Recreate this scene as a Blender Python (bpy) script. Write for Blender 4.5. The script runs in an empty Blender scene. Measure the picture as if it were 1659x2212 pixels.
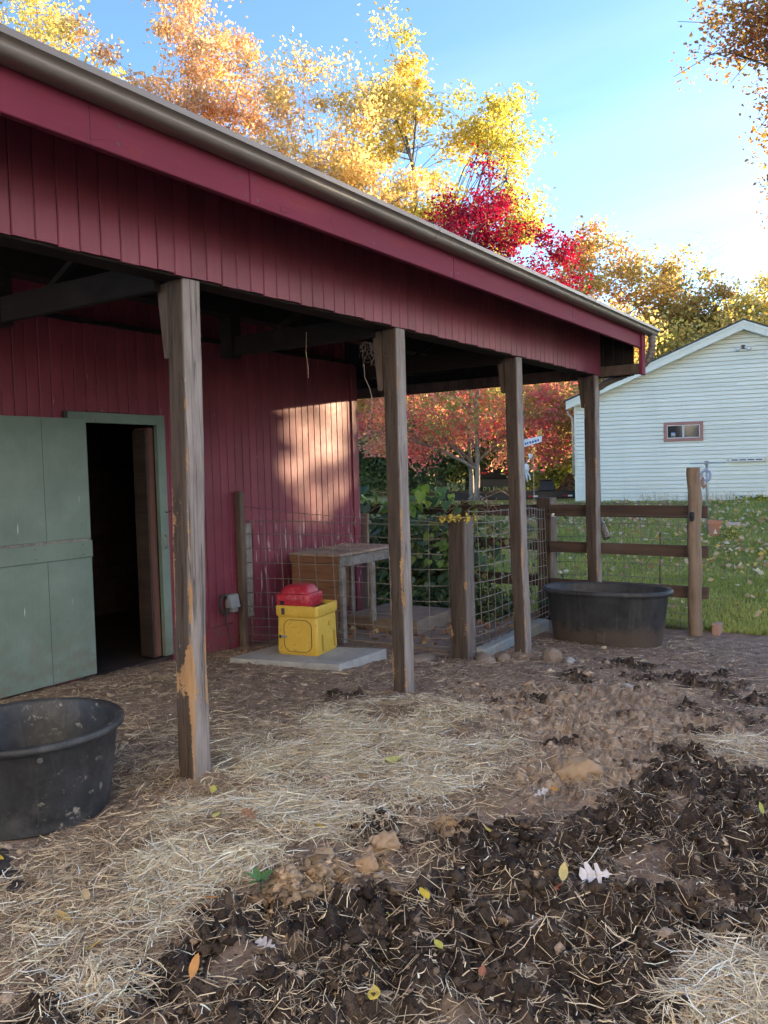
import bpy, bmesh, math, random
import numpy as np
from math import radians, sin, cos, pi, sqrt, hypot, atan2
from mathutils import Vector, Matrix

# ------------------------------------------------------------------ camera, sky, sun, exposure
scene = bpy.context.scene
CAM_Z = 1.7
def place_camera():
    a, p, r = radians(33.3), radians(-2.9), radians(1.57)
    fw = Vector((-sin(a)*cos(p), cos(a)*cos(p), sin(p)))
    rt = Vector((cos(a), sin(a), 0)); up = rt.cross(fw)
    ix = cos(r)*rt - sin(r)*up; iy = sin(r)*rt + cos(r)*up
    cd = bpy.data.cameras.new('camera'); cam = bpy.data.objects.new('camera', cd)
    scene.collection.objects.link(cam)
    cd.sensor_fit = 'HORIZONTAL'; cd.sensor_width = 36; cd.lens = 36*1800/1659
    cd.clip_start = 0.05; cd.clip_end = 2000
    m = Matrix((ix, iy, -fw)).transposed().to_4x4(); m.translation = (0, 0, CAM_Z)
    cam.matrix_world = m
    scene.camera = cam
place_camera()

SUN_AZ = radians(37); SUN_EL = radians(5.3)          # azimuth from +Y towards +X
world = bpy.data.worlds.new('World'); scene.world = world; world.use_nodes = True
def build_world():
    nt = world.node_tree; N = nt.nodes; L = nt.links; N.clear()
    out = N.new('ShaderNodeOutputWorld'); bg = N.new('ShaderNodeBackground')
    sky = N.new('ShaderNodeTexSky'); sky.sky_type = 'NISHITA'; sky.sun_disc = False
    sky.sun_elevation = SUN_EL; sky.sun_rotation = SUN_AZ
    sky.air_density = 0.62; sky.dust_density = 0.9; sky.ozone_density = 2.1
    # thin cirrus: stretched noise on the direction, brighter than the blue behind it
    tc = N.new('ShaderNodeTexCoord'); sep = N.new('ShaderNodeSeparateXYZ'); L.new(tc.outputs['Generated'], sep.inputs[0])
    def math_(op, a, b=None, c=None):
        n = N.new('ShaderNodeMath'); n.operation = op
        for i, v in enumerate((a, b, c)):
            if v is None: continue
            if isinstance(v, (int, float)): n.inputs[i].default_value = v
            else: L.new(v, n.inputs[i])
        return n.outputs[0]
    zz = math_('ADD', math_('MAXIMUM', sep.outputs[2], 0.0), 0.12)
    comb = N.new('ShaderNodeCombineXYZ')
    L.new(math_('DIVIDE', sep.outputs[0], zz), comb.inputs[0]); L.new(math_('DIVIDE', sep.outputs[1], zz), comb.inputs[1])
    mp = N.new('ShaderNodeMapping'); mp.inputs['Rotation'].default_value = (0, 0, radians(-25)); mp.inputs['Scale'].default_value = (0.30, 1.0, 1); mp.inputs['Location'].default_value = (4.3, 1.7, 0)
    L.new(comb.outputs[0], mp.inputs[0])
    nz = N.new('ShaderNodeTexNoise'); nz.inputs['Scale'].default_value = 1.3; nz.inputs['Detail'].default_value = 5; nz.inputs['Roughness'].default_value = 0.5
    nz.inputs['Distortion'].default_value = 0.5
    L.new(mp.outputs[0], nz.inputs['Vector'])
    rp = N.new('ShaderNodeValToRGB'); rp.color_ramp.elements[0].position = 0.47; rp.color_ramp.elements[1].position = 0.78
    rp.color_ramp.elements[0].color = (0, 0, 0, 1); rp.color_ramp.elements[1].color = (1, 1, 1, 1)
    L.new(nz.outputs['Fac'], rp.inputs[0])
    mx = N.new('ShaderNodeMix'); mx.data_type = 'RGBA'; mx.blend_type = 'MIX'
    bri = N.new('ShaderNodeMix'); bri.data_type = 'RGBA'; bri.blend_type = 'ADD'; bri.inputs[0].default_value = 1.0
    L.new(sky.outputs[0], bri.inputs[6]); bri.inputs[7].default_value = (0.6, 0.48, 0.38, 1)
    L.new(math_('MULTIPLY', rp.outputs[0], 0.5), mx.inputs[0]); L.new(sky.outputs[0], mx.inputs[6]); L.new(bri.outputs[2], mx.inputs[7])
    L.new(mx.outputs[2], bg.inputs[0]); bg.inputs[1].default_value = 0.15
    L.new(bg.outputs[0], out.inputs[0])
build_world()

sun_d = bpy.data.lights.new('sun', 'SUN'); sun_o = bpy.data.objects.new('sun', sun_d); scene.collection.objects.link(sun_o)
sun_d.energy = 3.8; sun_d.angle = radians(0.6); sun_d.color = (1.0, 0.77, 0.46)
SUN_DIR = Vector((sin(SUN_AZ)*cos(SUN_EL), cos(SUN_AZ)*cos(SUN_EL), sin(SUN_EL)))
sun_o.rotation_euler = (-SUN_DIR).to_track_quat('-Z', 'Y').to_euler(); sun_o.location = (8, 12, 12)
scene.view_settings.view_transform = 'Standard'; scene.view_settings.look = 'None'
scene.view_settings.gamma = 1.0; scene.view_settings.use_curve_mapping = False
scene.view_settings.exposure = 2.55
scene.render.engine = 'CYCLES'
scene.cycles.max_bounces = 8; scene.cycles.diffuse_bounces = 4; scene.cycles.transparent_max_bounces = 6
scene.cycles.use_denoising = True
scene.cycles.sample_clamp_indirect = 6

# ------------------------------------------------------------------ helpers
COL = scene.collection
def link(o, parent=None):
    COL.objects.link(o)
    if parent is not None: o.parent = parent
    return o
def tag(o, label=None, cat=None, group=None, kind=None):
    if label: o['label'] = label
    if cat: o['category'] = cat
    if group: o['group'] = group
    if kind: o['kind'] = kind
    return o
def thing(name, label, cat, loc=(0, 0, 0), rz=0, group=None):
    o = bpy.data.objects.new(name, None); link(o); o.location = loc; o.rotation_euler = (0, 0, rz)
    o.empty_display_size = 0.2
    return tag(o, label, cat, group)
def mesh_np(name, V, F, col=None, smooth=False, attrs=None):
    """V (n,3), F (m,k) equal sized polygons"""
    me = bpy.data.meshes.new(name); V = np.asarray(V, np.float32); F = np.asarray(F, np.int32)
    me.vertices.add(len(V)); me.vertices.foreach_set('co', V.ravel())
    m, k = F.shape
    me.loops.add(m*k); me.loops.foreach_set('vertex_index', F.ravel())
    me.polygons.add(m); me.polygons.foreach_set('loop_start', np.arange(0, m*k, k, dtype=np.int32))
    if smooth: me.polygons.foreach_set('use_smooth', np.ones(m, bool))
    if col is not None:
        at = me.color_attributes.new('Col', 'FLOAT_COLOR', 'POINT')
        c4 = np.ones((len(V), 4), np.float32); c4[:, :3] = col
        at.data.foreach_set('color', c4.ravel())
    for nm, arr in (attrs or {}).items():
        at = me.attributes.new(nm, 'FLOAT', 'POINT'); at.data.foreach_set('value', np.asarray(arr, np.float32).ravel())
    me.update(calc_edges=True); me.validate()
    return me
class MB:
    """collects boxes, prisms and tubes into one mesh"""
    def __init__(s): s.v = []; s.f = []
    def add(s, v, f):
        o = len(s.v); s.v += [tuple(p) for p in v]; s.f += [tuple(i+o for i in q) for q in f]; return s
    def box(s, x0, x1, y0, y1, z0, z1):
        v = [(x, y, z) for z in (z0, z1) for (x, y) in ((x0, y0), (x1, y0), (x1, y1), (x0, y1))]
        return s.add(v, [(3, 2, 1, 0), (4, 5, 6, 7), (0, 1, 5, 4), (1, 2, 6, 5), (2, 3, 7, 6), (3, 0, 4, 7)])
    def hexa(s, p):   # 4 bottom, 4 top points
        return s.add(p, [(3, 2, 1, 0), (4, 5, 6, 7), (0, 1, 5, 4), (1, 2, 6, 5), (2, 3, 7, 6), (3, 0, 4, 7)])
    def prism(s, poly, d):  # poly: list of 3d points, extruded by vector d
        n = len(poly); v = list(poly) + [tuple(Vector(p)+Vector(d)) for p in poly]
        f = [tuple(range(n-1, -1, -1)), tuple(range(n, 2*n))] + [(i, (i+1) % n, (i+1) % n+n, i+n) for i in range(n)]
        return s.add(v, f)
    def tube(s, pts, rad, seg=8, cap=True):
        pts = [Vector(p) for p in pts]; n = len(pts)
        if not hasattr(rad, '__len__'): rad = [rad]*n
        v = []; ref = None
        for i, p in enumerate(pts):
            t = (pts[min(i+1, n-1)]-pts[max(i-1, 0)])
            if t.length < 1e-9: t = Vector((0, 0, 1))
            t.normalize()
            if ref is None: ref = Vector((1, 0, 0)) if abs(t.x) < 0.8 else Vector((0, 1, 0))
            a = (ref - t*ref.dot(t))
            if a.length < 1e-6: a = Vector((0, 1, 0)).cross(t)
            a.normalize(); ref = a; b = t.cross(a)
            for k in range(seg):
                q = 2*pi*k/seg; v.append(p + (a*cos(q)+b*sin(q))*rad[i])
        f = [(i*seg+k, i*seg+(k+1) % seg, (i+1)*seg+(k+1) % seg, (i+1)*seg+k) for i in range(n-1) for k in range(seg)]
        if cap: f += [tuple(range(seg-1, -1, -1)), tuple((n-1)*seg+k for k in range(seg))]
        return s.add(v, f)
    def lathe(s, prof, cx=0, cy=0, seg=32, sx=1, sy=1):
        v = []; f = []
        for (r, z) in prof:
            for k in range(seg):
                q = 2*pi*k/seg; v.append((cx+r*cos(q)*sx, cy+r*sin(q)*sy, z))
        for i in range(len(prof)-1):
            for k in range(seg):
                f.append((i*seg+k, i*seg+(k+1) % seg, (i+1)*seg+(k+1) % seg, (i+1)*seg+k))
        return s.add(v, f)
    def mesh(s, name, bevel=0, smooth=False, seg=1):
        me = bpy.data.meshes.new(name); me.from_pydata([tuple(p) for p in s.v], [], s.f); me.update()
        if bevel or True:
            bm = bmesh.new(); bm.from_mesh(me)
            if bevel: bmesh.ops.bevel(bm, geom=list(bm.edges), offset=bevel, segments=seg, affect='EDGES', profile=0.6, clamp_overlap=True)
            bmesh.ops.recalc_face_normals(bm, faces=bm.faces); bm.to_mesh(me); bm.free()
        if smooth:
            for p in me.polygons: p.use_smooth = True
        return me
    def build(s, name, mat, parent=None, bevel=0, smooth=False, seg=1):
        me = s.mesh(name, bevel, smooth, seg); me.materials.append(mat)
        return link(bpy.data.objects.new(name, me), parent)
def obj(name, me, mat, parent=None):
    if mat is not None and not me.materials: me.materials.append(mat)
    return link(bpy.data.objects.new(name, me), parent)
def smooth_angle(o, deg=40):
    me = o.data
    for p in me.polygons: p.use_smooth = True
    me.set_sharp_from_angle(angle=radians(deg)); return o

# numpy noise
_rng = np.random.RandomState(7); _perm = np.concatenate([_rng.permutation(512)]*4); _val = _rng.rand(512).astype(np.float64)*2-1
def vnoise(x, y, z=0.0):
    x = np.asarray(x, float); y = np.asarray(y, float); z = np.zeros_like(x)+z
    xi = np.floor(x).astype(int); yi = np.floor(y).astype(int); zi = np.floor(z).astype(int)
    fx, fy, fz = x-xi, y-yi, z-zi
    u, v, w = [t*t*t*(t*(t*6-15)+10) for t in (fx, fy, fz)]
    def h(a, b, c): return _val[_perm[_perm[_perm[a & 511]+(b & 511)]+(c & 511)] & 511]
    def lerp(a, b, t): return a+(b-a)*t
    return lerp(lerp(lerp(h(xi, yi, zi), h(xi+1, yi, zi), u), lerp(h(xi, yi+1, zi), h(xi+1, yi+1, zi), u), v),
                lerp(lerp(h(xi, yi, zi+1), h(xi+1, yi, zi+1), u), lerp(h(xi, yi+1, zi+1), h(xi+1, yi+1, zi+1), u), v), w)
def fbm(x, y, z=0.0, oct=4, s=1.0, rough=0.5):
    a = 1.0; t = 0; n = 0
    for i in range(oct):
        t = t + a*vnoise(np.asarray(x)*s+17.3*i, np.asarray(y)*s-9.1*i, np.asarray(z)*s+5.7*i); n += a; a *= rough; s *= 2.03
    return t/n
def sstep(a, b, x):
    t = np.clip((x-a)/(b-a), 0, 1); return t*t*(3-2*t)

# ------------------------------------------------------------------ materials
class M:
    def __init__(s, name, rough=0.8, spec=0.3):
        s.m = bpy.data.materials.new(name); s.m.use_nodes = True; s.nt = s.m.node_tree; s.N = s.nt.nodes; s.L = s.nt.links
        s.b = s.N['Principled BSDF']; s.b.inputs['Roughness'].default_value = rough; s.b.inputs['Specular IOR Level'].default_value = spec
        s._tc = None
    def set(s, i, v):
        if hasattr(v, 'is_linked') or hasattr(v, 'links'): s.L.new(v, i)
        elif isinstance(v, tuple) and len(v) == 3 and i.type == 'RGBA': i.default_value = (*v, 1)
        else: i.default_value = v
    def tc(s, out='Object', scale=(1, 1, 1), rot=(0, 0, 0)):
        t = s.N.new('ShaderNodeTexCoord'); mp = s.N.new('ShaderNodeMapping'); s.L.new(t.outputs[out], mp.inputs[0])
        mp.inputs['Scale'].default_value = scale; mp.inputs['Rotation'].default_value = rot
        return mp.outputs[0]
    def world(s, scale=(1, 1, 1)):
        g = s.N.new('ShaderNodeNewGeometry'); mp = s.N.new('ShaderNodeMapping'); s.L.new(g.outputs['Position'], mp.inputs[0]); mp.inputs['Scale'].default_value = scale
        return mp.outputs[0]
    def pos(s):
        g = s.N.new('ShaderNodeNewGeometry'); x = s.N.new('ShaderNodeSeparateXYZ'); s.L.new(g.outputs['Position'], x.inputs[0]); return x.outputs
    def noise(s, vec, scale, detail=4, rough=0.55, dist=0.0):
        n = s.N.new('ShaderNodeTexNoise'); n.inputs['Scale'].default_value = scale; n.inputs['Detail'].default_value = detail
        n.inputs['Roughness'].default_value = rough; n.inputs['Distortion'].default_value = dist; s.L.new(vec, n.inputs['Vector']); return n.outputs['Fac']
    def voro(s, vec, scale, feat='F1'):
        n = s.N.new('ShaderNodeTexVoronoi'); n.inputs['Scale'].default_value = scale; n.feature = feat; s.L.new(vec, n.inputs['Vector']); return n.outputs['Distance']
    def ramp(s, fac, stops, interp='LINEAR'):
        r = s.N.new('ShaderNodeValToRGB'); e = r.color_ramp.elements; r.color_ramp.interpolation = interp
        while len(e) < len(stops): e.new(0.5)
        for el, (p, c) in zip(e, stops):
            el.position = p; el.color = (c, c, c, 1) if isinstance(c, (int, float)) else (*c, 1)
        s.L.new(fac, r.inputs[0]); return r.outputs[0]
    def math(s, op, a, b=None, clamp=False):
        n = s.N.new('ShaderNodeMath'); n.operation = op; n.use_clamp = clamp
        s.set(n.inputs[0], a)
        if b is not None: s.set(n.inputs[1], b)
        return n.outputs[0]
    def mix(s, fac, a, b, mode='MIX'):
        n = s.N.new('ShaderNodeMix'); n.data_type = 'RGBA'; n.blend_type = mode
        s.set(n.inputs[0], fac); s.set(n.inputs[6], a); s.set(n.inputs[7], b); return n.outputs[2]
    def attr(s, name='Col', out='Color'):
        n = s.N.new('ShaderNodeAttribute'); n.attribute_name = name; return n.outputs[out]
    def rand(s):
        return s.N.new('ShaderNodeObjectInfo').outputs['Random']
    def hsv(s, col, h=0.5, sat=1.0, v=1.0):
        n = s.N.new('ShaderNodeHueSaturation'); s.set(n.inputs['Hue'], h); s.set(n.inputs['Saturation'], sat); s.set(n.inputs['Value'], v); s.set(n.inputs['Color'], col); return n.outputs[0]
    def color(s, c): s.set(s.b.inputs['Base Color'], c); return s
    def rough(s, c): s.set(s.b.inputs['Roughness'], c); return s
    def bump(s, h, strength=0.4, dist=0.01):
        n = s.N.new('ShaderNodeBump'); n.inputs['Strength'].default_value = strength; n.inputs['Distance'].default_value = dist
        s.L.new(h, n.inputs['Height']); s.L.new(n.outputs[0], s.b.inputs['Normal']); return s

def red_paint():
    m = M('barn_red_paint', 0.55, 0.38); w = m.world((1, 1, 0.12))
    grain = m.noise(m.world((1, 1, 0.04)), 90, 4, 0.6); blot = m.noise(m.world(), 2.2, 5, 0.6); fine = m.noise(m.world(), 30, 4, 0.6)
    c = m.mix(m.ramp(blot, [(0.3, 0), (0.7, 1)]), (0.165, 0.027, 0.047), (0.220, 0.040, 0.066))
    c = m.mix(m.ramp(grain, [(0.45, 0), (0.75, 0.35)]), c, (0.115, 0.020, 0.030))
    c = m.hsv(c, v=m.math('ADD', m.math('MULTIPLY', m.rand(), 0.22), 0.88))
    sp = m.noise(m.world((1, 1, 0.18)), 42, 2, 0.5)                       # pale flecks and drips
    sp2 = m.noise(m.world(), 5, 2, 0.5)
    fl = m.math('MULTIPLY', m.ramp(sp, [(0.70, 0), (0.76, 1)]), m.ramp(sp2, [(0.5, 0), (0.62, 0.7)]))
    c = m.mix(fl, c, (0.38, 0.27, 0.27))
    P_ = m.pos(); band = m.math('MULTIPLY', m.ramp(m.math('MULTIPLY', P_[2], 0.5), [(0.05, 0), (0.16, 1), (0.52, 1), (0.64, 0)]), m.ramp(m.math('MULTIPLY', P_[1], 0.1), [(0.63, 0), (0.68, 1)]))
    dr = m.math('MULTIPLY', m.ramp(m.noise(m.world((1, 1, 0.16)), 24, 2, 0.5), [(0.60, 0), (0.68, 0.75)]), band)
    c = m.mix(dr, c, (0.50, 0.40, 0.40))
    mud = m.math('MULTIPLY', m.ramp(m.noise(m.world(), 14, 4, 0.7), [(0.45, 0), (0.62, 0.8)]), m.ramp(P_[2], [(0.0, 1), (0.35, 0)]))
    c = m.mix(mud, c, (0.13, 0.085, 0.065))
    m.color(c).rough(m.math('ADD', m.math('MULTIPLY', fine, 0.22), 0.46)); m.bump(m.math('ADD', grain, m.math('MULTIPLY', fine, 0.4)), 0.22, 0.003); return m.m
def fascia_paint():
    m = M('fascia_red_paint', 0.7, 0.12)
    grain = m.noise(m.world((1, 0.06, 1)), 60, 4, 0.6, 0.6); blot = m.noise(m.world((1, 0.5, 1)), 1.6, 4, 0.6)
    c = m.mix(m.ramp(blot, [(0.3, 0), (0.7, 1)]), (0.135, 0.020, 0.040), (0.180, 0.030, 0.056))
    pk = m.noise(m.world((1, 0.35, 1)), 5.5, 3, 0.7)
    c = m.mix(m.ramp(pk, [(0.635, 0), (0.645, 0.8)]), c, (0.17, 0.026, 0.036))      # repainted patches
    c = m.mix(m.ramp(grain, [(0.5, 0), (0.72, 0.3)]), c, (0.12, 0.02, 0.03))
    cr = m.voro(m.world((1, 0.25, 1)), 9, 'DISTANCE_TO_EDGE'); msk = m.ramp(m.noise(m.world(), 2.5, 2), [(0.55, 0), (0.65, 1)])
    crk = m.math('MULTIPLY', m.ramp(cr, [(0.0, 1), (0.012, 0)]), msk)
    c = m.mix(m.math('MULTIPLY', crk, 0.7), c, (0.05, 0.012, 0.016))
    dots = m.voro(m.world(), 3.2); c = m.mix(m.ramp(dots, [(0.03, 0.8), (0.045, 0)]), c, (0.03, 0.015, 0.015))
    m.color(c).rough(m.math('ADD', m.math('MULTIPLY', blot, 0.3), 0.55)); m.bump(m.math('SUBTRACT', grain, m.math('MULTIPLY', crk, 2)), 0.25, 0.005); return m.m
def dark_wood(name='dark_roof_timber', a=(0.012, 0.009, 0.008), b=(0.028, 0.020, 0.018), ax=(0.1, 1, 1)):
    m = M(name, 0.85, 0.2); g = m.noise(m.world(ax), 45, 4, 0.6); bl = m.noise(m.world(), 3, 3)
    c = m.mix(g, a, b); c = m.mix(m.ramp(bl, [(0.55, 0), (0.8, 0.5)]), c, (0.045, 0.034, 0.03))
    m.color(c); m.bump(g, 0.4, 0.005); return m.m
def post_wood():
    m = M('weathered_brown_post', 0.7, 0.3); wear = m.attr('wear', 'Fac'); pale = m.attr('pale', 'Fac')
    g = m.noise(m.world((1, 1, 0.06)), 80, 5, 0.65); g2 = m.noise(m.world((1, 1, 0.10)), 22, 4, 0.6); f = m.noise(m.world(), 55, 5, 0.7)
    c = m.mix(m.ramp(g2, [(0.3, 0), (0.7, 1)]), (0.056, 0.038, 0.030), (0.105, 0.075, 0.060))
    c = m.mix(m.ramp(g, [(0.5, 0), (0.75, 0.6)]), c, (0.030, 0.021, 0.018))
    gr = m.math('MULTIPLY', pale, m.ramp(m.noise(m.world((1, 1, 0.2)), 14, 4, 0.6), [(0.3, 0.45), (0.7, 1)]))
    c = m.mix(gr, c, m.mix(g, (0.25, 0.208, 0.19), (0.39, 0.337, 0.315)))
    crk = m.noise(m.world((1, 1, 0.02)), 26, 2, 0.5, 0.4)
    ck = m.ramp(crk, [(0.485, 0), (0.5, 1), (0.515, 0)]); c = m.mix(m.math('MULTIPLY', ck, 0.65), c, (0.016, 0.012, 0.010))
    lowf = m.noise(m.world((1, 1, 0.55)), 5.5, 3, 0.6); wm = m.math('ADD', m.math('ADD', wear, m.math('MULTIPLY', m.math('SUBTRACT', f, 0.5), 1.3)), m.math('MULTIPLY', m.math('SUBTRACT', lowf, 0.56), 3.2)); wm = m.ramp(wm, [(0.5, 0), (0.62, 1)])
    raw = m.mix(g2, (0.30, 0.15, 0.065), (0.48, 0.30, 0.16))
    c = m.mix(wm, c, raw)
    wh = m.noise(m.world((1, 1, 0.25)), 38, 3, 0.7)
    c = m.mix(m.math('MULTIPLY', m.ramp(wh, [(0.66, 0), (0.72, 0.8)]), m.ramp(wear, [(0.15, 0), (0.4, 1)])), c, (0.42, 0.38, 0.36))
    m.color(c); m.bump(m.math('SUBTRACT', m.math('ADD', g, m.math('MULTIPLY', f, 0.6)), m.math('MULTIPLY', ck, 1.5)), 0.7, 0.008); return m.m
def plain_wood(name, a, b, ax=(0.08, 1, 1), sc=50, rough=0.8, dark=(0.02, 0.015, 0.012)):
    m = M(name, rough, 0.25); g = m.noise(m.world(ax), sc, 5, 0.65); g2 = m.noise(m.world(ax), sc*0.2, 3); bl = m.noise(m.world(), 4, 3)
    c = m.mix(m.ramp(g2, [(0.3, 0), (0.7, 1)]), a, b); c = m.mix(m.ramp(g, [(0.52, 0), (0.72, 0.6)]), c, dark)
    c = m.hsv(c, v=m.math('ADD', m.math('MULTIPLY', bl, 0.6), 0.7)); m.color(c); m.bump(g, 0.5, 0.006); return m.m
def green_paint():
    m = M('sage_green_door_paint', 0.5, 0.35); g = m.noise(m.world((1, 1, 0.05)), 50, 4, 0.6); bl = m.noise(m.world(), 2.5, 5, 0.6); f = m.noise(m.world(), 24, 4, 0.7)
    c = m.mix(m.ramp(bl, [(0.3, 0), (0.7, 1)]), (0.120, 0.165, 0.135), (0.175, 0.225, 0.195))
    c = m.mix(m.ramp(g, [(0.55, 0), (0.8, 0.25)]), c, (0.08, 0.11, 0.09))
    dirt = m.math('MULTIPLY', m.ramp(f, [(0.56, 0), (0.70, 1)]), m.ramp(m.noise(m.world(), 1.8, 3), [(0.45, 0), (0.62, 0.55)]))
    c = m.mix(dirt, c, (0.16, 0.15, 0.11))
    st = m.math('MULTIPLY', m.ramp(m.noise(m.world((1, 1, 0.10)), 34, 1, 0.4), [(0.74, 0), (0.77, 1)]), m.ramp(m.noise(m.world(), 3.0, 2), [(0.5, 0), (0.6, 1)]))
    c = m.mix(st, c, (0.55, 0.58, 0.53))
    kd = m.math('MULTIPLY', m.ramp(m.noise(m.world(), 11, 5, 0.7), [(0.42, 0), (0.62, 0.7)]), m.ramp(m.pos()[2], [(0.05, 1), (0.6, 0)])); c = m.mix(kd, c, (0.15, 0.125, 0.095))
    dk = m.voro(m.world((1, 1, 0.6)), 9); c = m.mix(m.ramp(dk, [(0.035, 0.75), (0.06, 0)]), c, (0.04, 0.045, 0.04))
    m.color(c).rough(m.math('ADD', m.math('MULTIPLY', f, 0.3), 0.35)); m.bump(m.math('ADD', g, f), 0.12, 0.004); return m.m
def rubber():
    m = M('dusty_black_rubber', 0.6, 0.4); n = m.noise(m.world(), 5, 6, 0.7); f = m.noise(m.world(), 26, 5, 0.75); st = m.noise(m.world((1, 1, 0.12)), 18, 3, 0.6)
    z = m.pos()[2]
    c = m.mix(m.ramp(n, [(0.35, 0), (0.72, 1)]), (0.016, 0.017, 0.020), (0.050, 0.051, 0.056))
    c = m.mix(m.ramp(st, [(0.55, 0), (0.8, 0.35)]), c, (0.10, 0.10, 0.11))
    c = m.mix(m.ramp(f, [(0.60, 0), (0.74, 0.5)]), c, (0.17, 0.16, 0.155)); c = m.mix(m.math('MULTIPLY', m.ramp(m.noise(m.world(), 3.2, 6, 0.75), [(0.5, 0), (0.66, 1)]), 0.35), c, (0.15, 0.135, 0.125))
    sp = m.math('MULTIPLY', m.ramp(m.noise(m.world(), 15, 4, 0.6), [(0.60, 0), (0.68, 1)]), m.ramp(m.noise(m.world(), 2.6, 2), [(0.46, 0), (0.56, 0.8)]))
    c = m.mix(sp, c, (0.33, 0.30, 0.25))
    m.color(c).rough(m.math('ADD', m.math('MULTIPLY', f, 0.35), 0.36)); m.bump(f, 0.15, 0.004); return m.m
def rubber_muddy():
    m = M('muddy_black_rubber', 0.6, 0.4); n = m.noise(m.world(), 4, 6, 0.7); f = m.noise(m.world(), 26, 5, 0.75); st = m.noise(m.world((1, 1, 0.10)), 16, 3, 0.6)
    z = m.pos()[2]
    c = m.mix(m.ramp(n, [(0.35, 0), (0.72, 1)]), (0.017, 0.018, 0.021), (0.055, 0.056, 0.062))
    c = m.mix(m.ramp(st, [(0.52, 0), (0.75, 0.4)]), c, (0.11, 0.11, 0.12))
    mud = m.math('SUBTRACT', m.math('MULTIPLY', n, 0.55), m.math('ADD', z, 0.30)); mud = m.ramp(m.math('ADD', mud, 0.15), [(0.14, 0), (0.24, 0.8)])
    c = m.mix(mud, c, (0.085, 0.062, 0.05))
    m.color(c).rough(m.math('ADD', m.math('MULTIPLY', f, 0.35), 0.36)); m.bump(f, 0.15, 0.004); return m.m
def concrete(name='weathered_concrete', a=(0.30, 0.29, 0.285), b=(0.43, 0.42, 0.415)):
    m = M(name, 0.85, 0.25); n = m.noise(m.world(), 4, 6, 0.65); f = m.noise(m.world(), 60, 4, 0.7)
    c = m.mix(m.ramp(n, [(0.3, 0), (0.7, 1)]), a, b); c = m.mix(m.ramp(m.noise(m.world(), 9, 5, 0.7), [(0.55, 0), (0.72, 0.55)]), c, (0.17, 0.135, 0.11))
    c = m.mix(m.ramp(f, [(0.6, 0), (0.75, 0.4)]), c, (0.15, 0.14, 0.13)); m.color(c); m.bump(m.math('ADD', f, n), 0.35, 0.005); return m.m
def plastic(name, a, b, dirt=(0.2, 0.13, 0.05), rough=0.45, amt=0.5):
    m = M(name, rough, 0.45); n = m.noise(m.world(), 7, 5, 0.65); f = m.noise(m.world(), 28, 5, 0.7)
    c = m.mix(m.ramp(n, [(0.3, 0), (0.7, 1)]), a, b)
    c = m.mix(m.math('MULTIPLY', m.ramp(f, [(0.52, 0), (0.7, 1)]), m.ramp(n, [(0.45, 0), (0.6, amt)])), c, dirt)
    m.color(c).rough(m.math('ADD', m.math('MULTIPLY', f, 0.35), rough-0.12)); m.bump(f, 0.08, 0.003); return m.m
def flat(name, c, rough=0.7, spec=0.3, metal=0.0, var=0.25, sc=12):
    m = M(name, rough, spec); n = m.noise(m.world(), sc, 4, 0.6)
    m.color(m.mix(n, tuple(x*(1-var) for x in c), tuple(min(1, x*(1+var)) for x in c))); m.b.inputs['Metallic'].default_value = metal; return m.m
def leaf_mat(name, trans=0.45, rough=0.55, spec=0.25):
    m = M(name, rough, spec); c = m.attr('Col'); m.color(c)
    t = m.N.new('ShaderNodeBsdfTranslucent'); m.L.new(m.hsv(c, sat=1.1, v=1.25), t.inputs[0])
    mx = m.N.new('ShaderNodeMixShader'); mx.inputs[0].default_value = trans
    m.L.new(m.b.outputs[0], mx.inputs[1]); m.L.new(t.outputs[0], mx.inputs[2]); m.L.new(mx.outputs[0], m.N['Material Output'].inputs[0]); return m.m
def attr_mat(name, rough=0.85, spec=0.2, bump=0.0, sc=80, var=0.5):
    m = M(name, rough, spec); c = m.attr('Col'); n = m.noise(m.world(), sc, 4, 0.65)
    m.color(m.hsv(c, v=m.math('ADD', m.math('MULTIPLY', n, 2*var), 1-var)))
    if bump: m.bump(n, bump, 0.006)
    return m.m
def bark(name='tree_bark', a=(0.10, 0.085, 0.07), b=(0.20, 0.175, 0.15)):
    m = M(name, 0.9, 0.15); g = m.noise(m.world((1, 1, 0.15)), 14, 5, 0.7); m.color(m.mix(g, a, b)); m.bump(g, 0.8, 0.03); return m.m
def siding_paint():
    m = M('pale_green_siding_paint', 0.55, 0.3); n = m.noise(m.world(), 1.2, 4, 0.6); g = m.noise(m.world((0.1, 0.1, 1)), 40, 3, 0.6); s = m.noise(m.world((1, 1, 0.15)), 3, 4, 0.6)
    c = m.mix(m.ramp(n, [(0.3, 0), (0.7, 1)]), (0.785, 0.805, 0.70), (0.83, 0.845, 0.75)); c = m.mix(m.ramp(s, [(0.55, 0), (0.8, 0.22)]), c, (0.44, 0.47, 0.42))
    c = m.hsv(c, v=m.math('ADD', m.math('MULTIPLY', m.rand(), 0.10), 0.92))
    m.color(c); m.bump(g, 0.1, 0.003); return m.m
def glass_dark():
    m = M('window_glass', 0.06, 0.6); m.color(m.mix(m.noise(m.world(), 3, 2), (0.015, 0.017, 0.02), (0.045, 0.048, 0.055))); return m.m
def gutter_paint():
    m = M('bronze_gutter_paint', 0.4, 0.45); n = m.noise(m.world((1, 0.3, 1)), 5, 5, 0.65)
    m.color(m.mix(n, (0.130, 0.106, 0.094), (0.185, 0.155, 0.140))).rough(m.math('ADD', m.math('MULTIPLY', n, 0.25), 0.28)); return m.m

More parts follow.
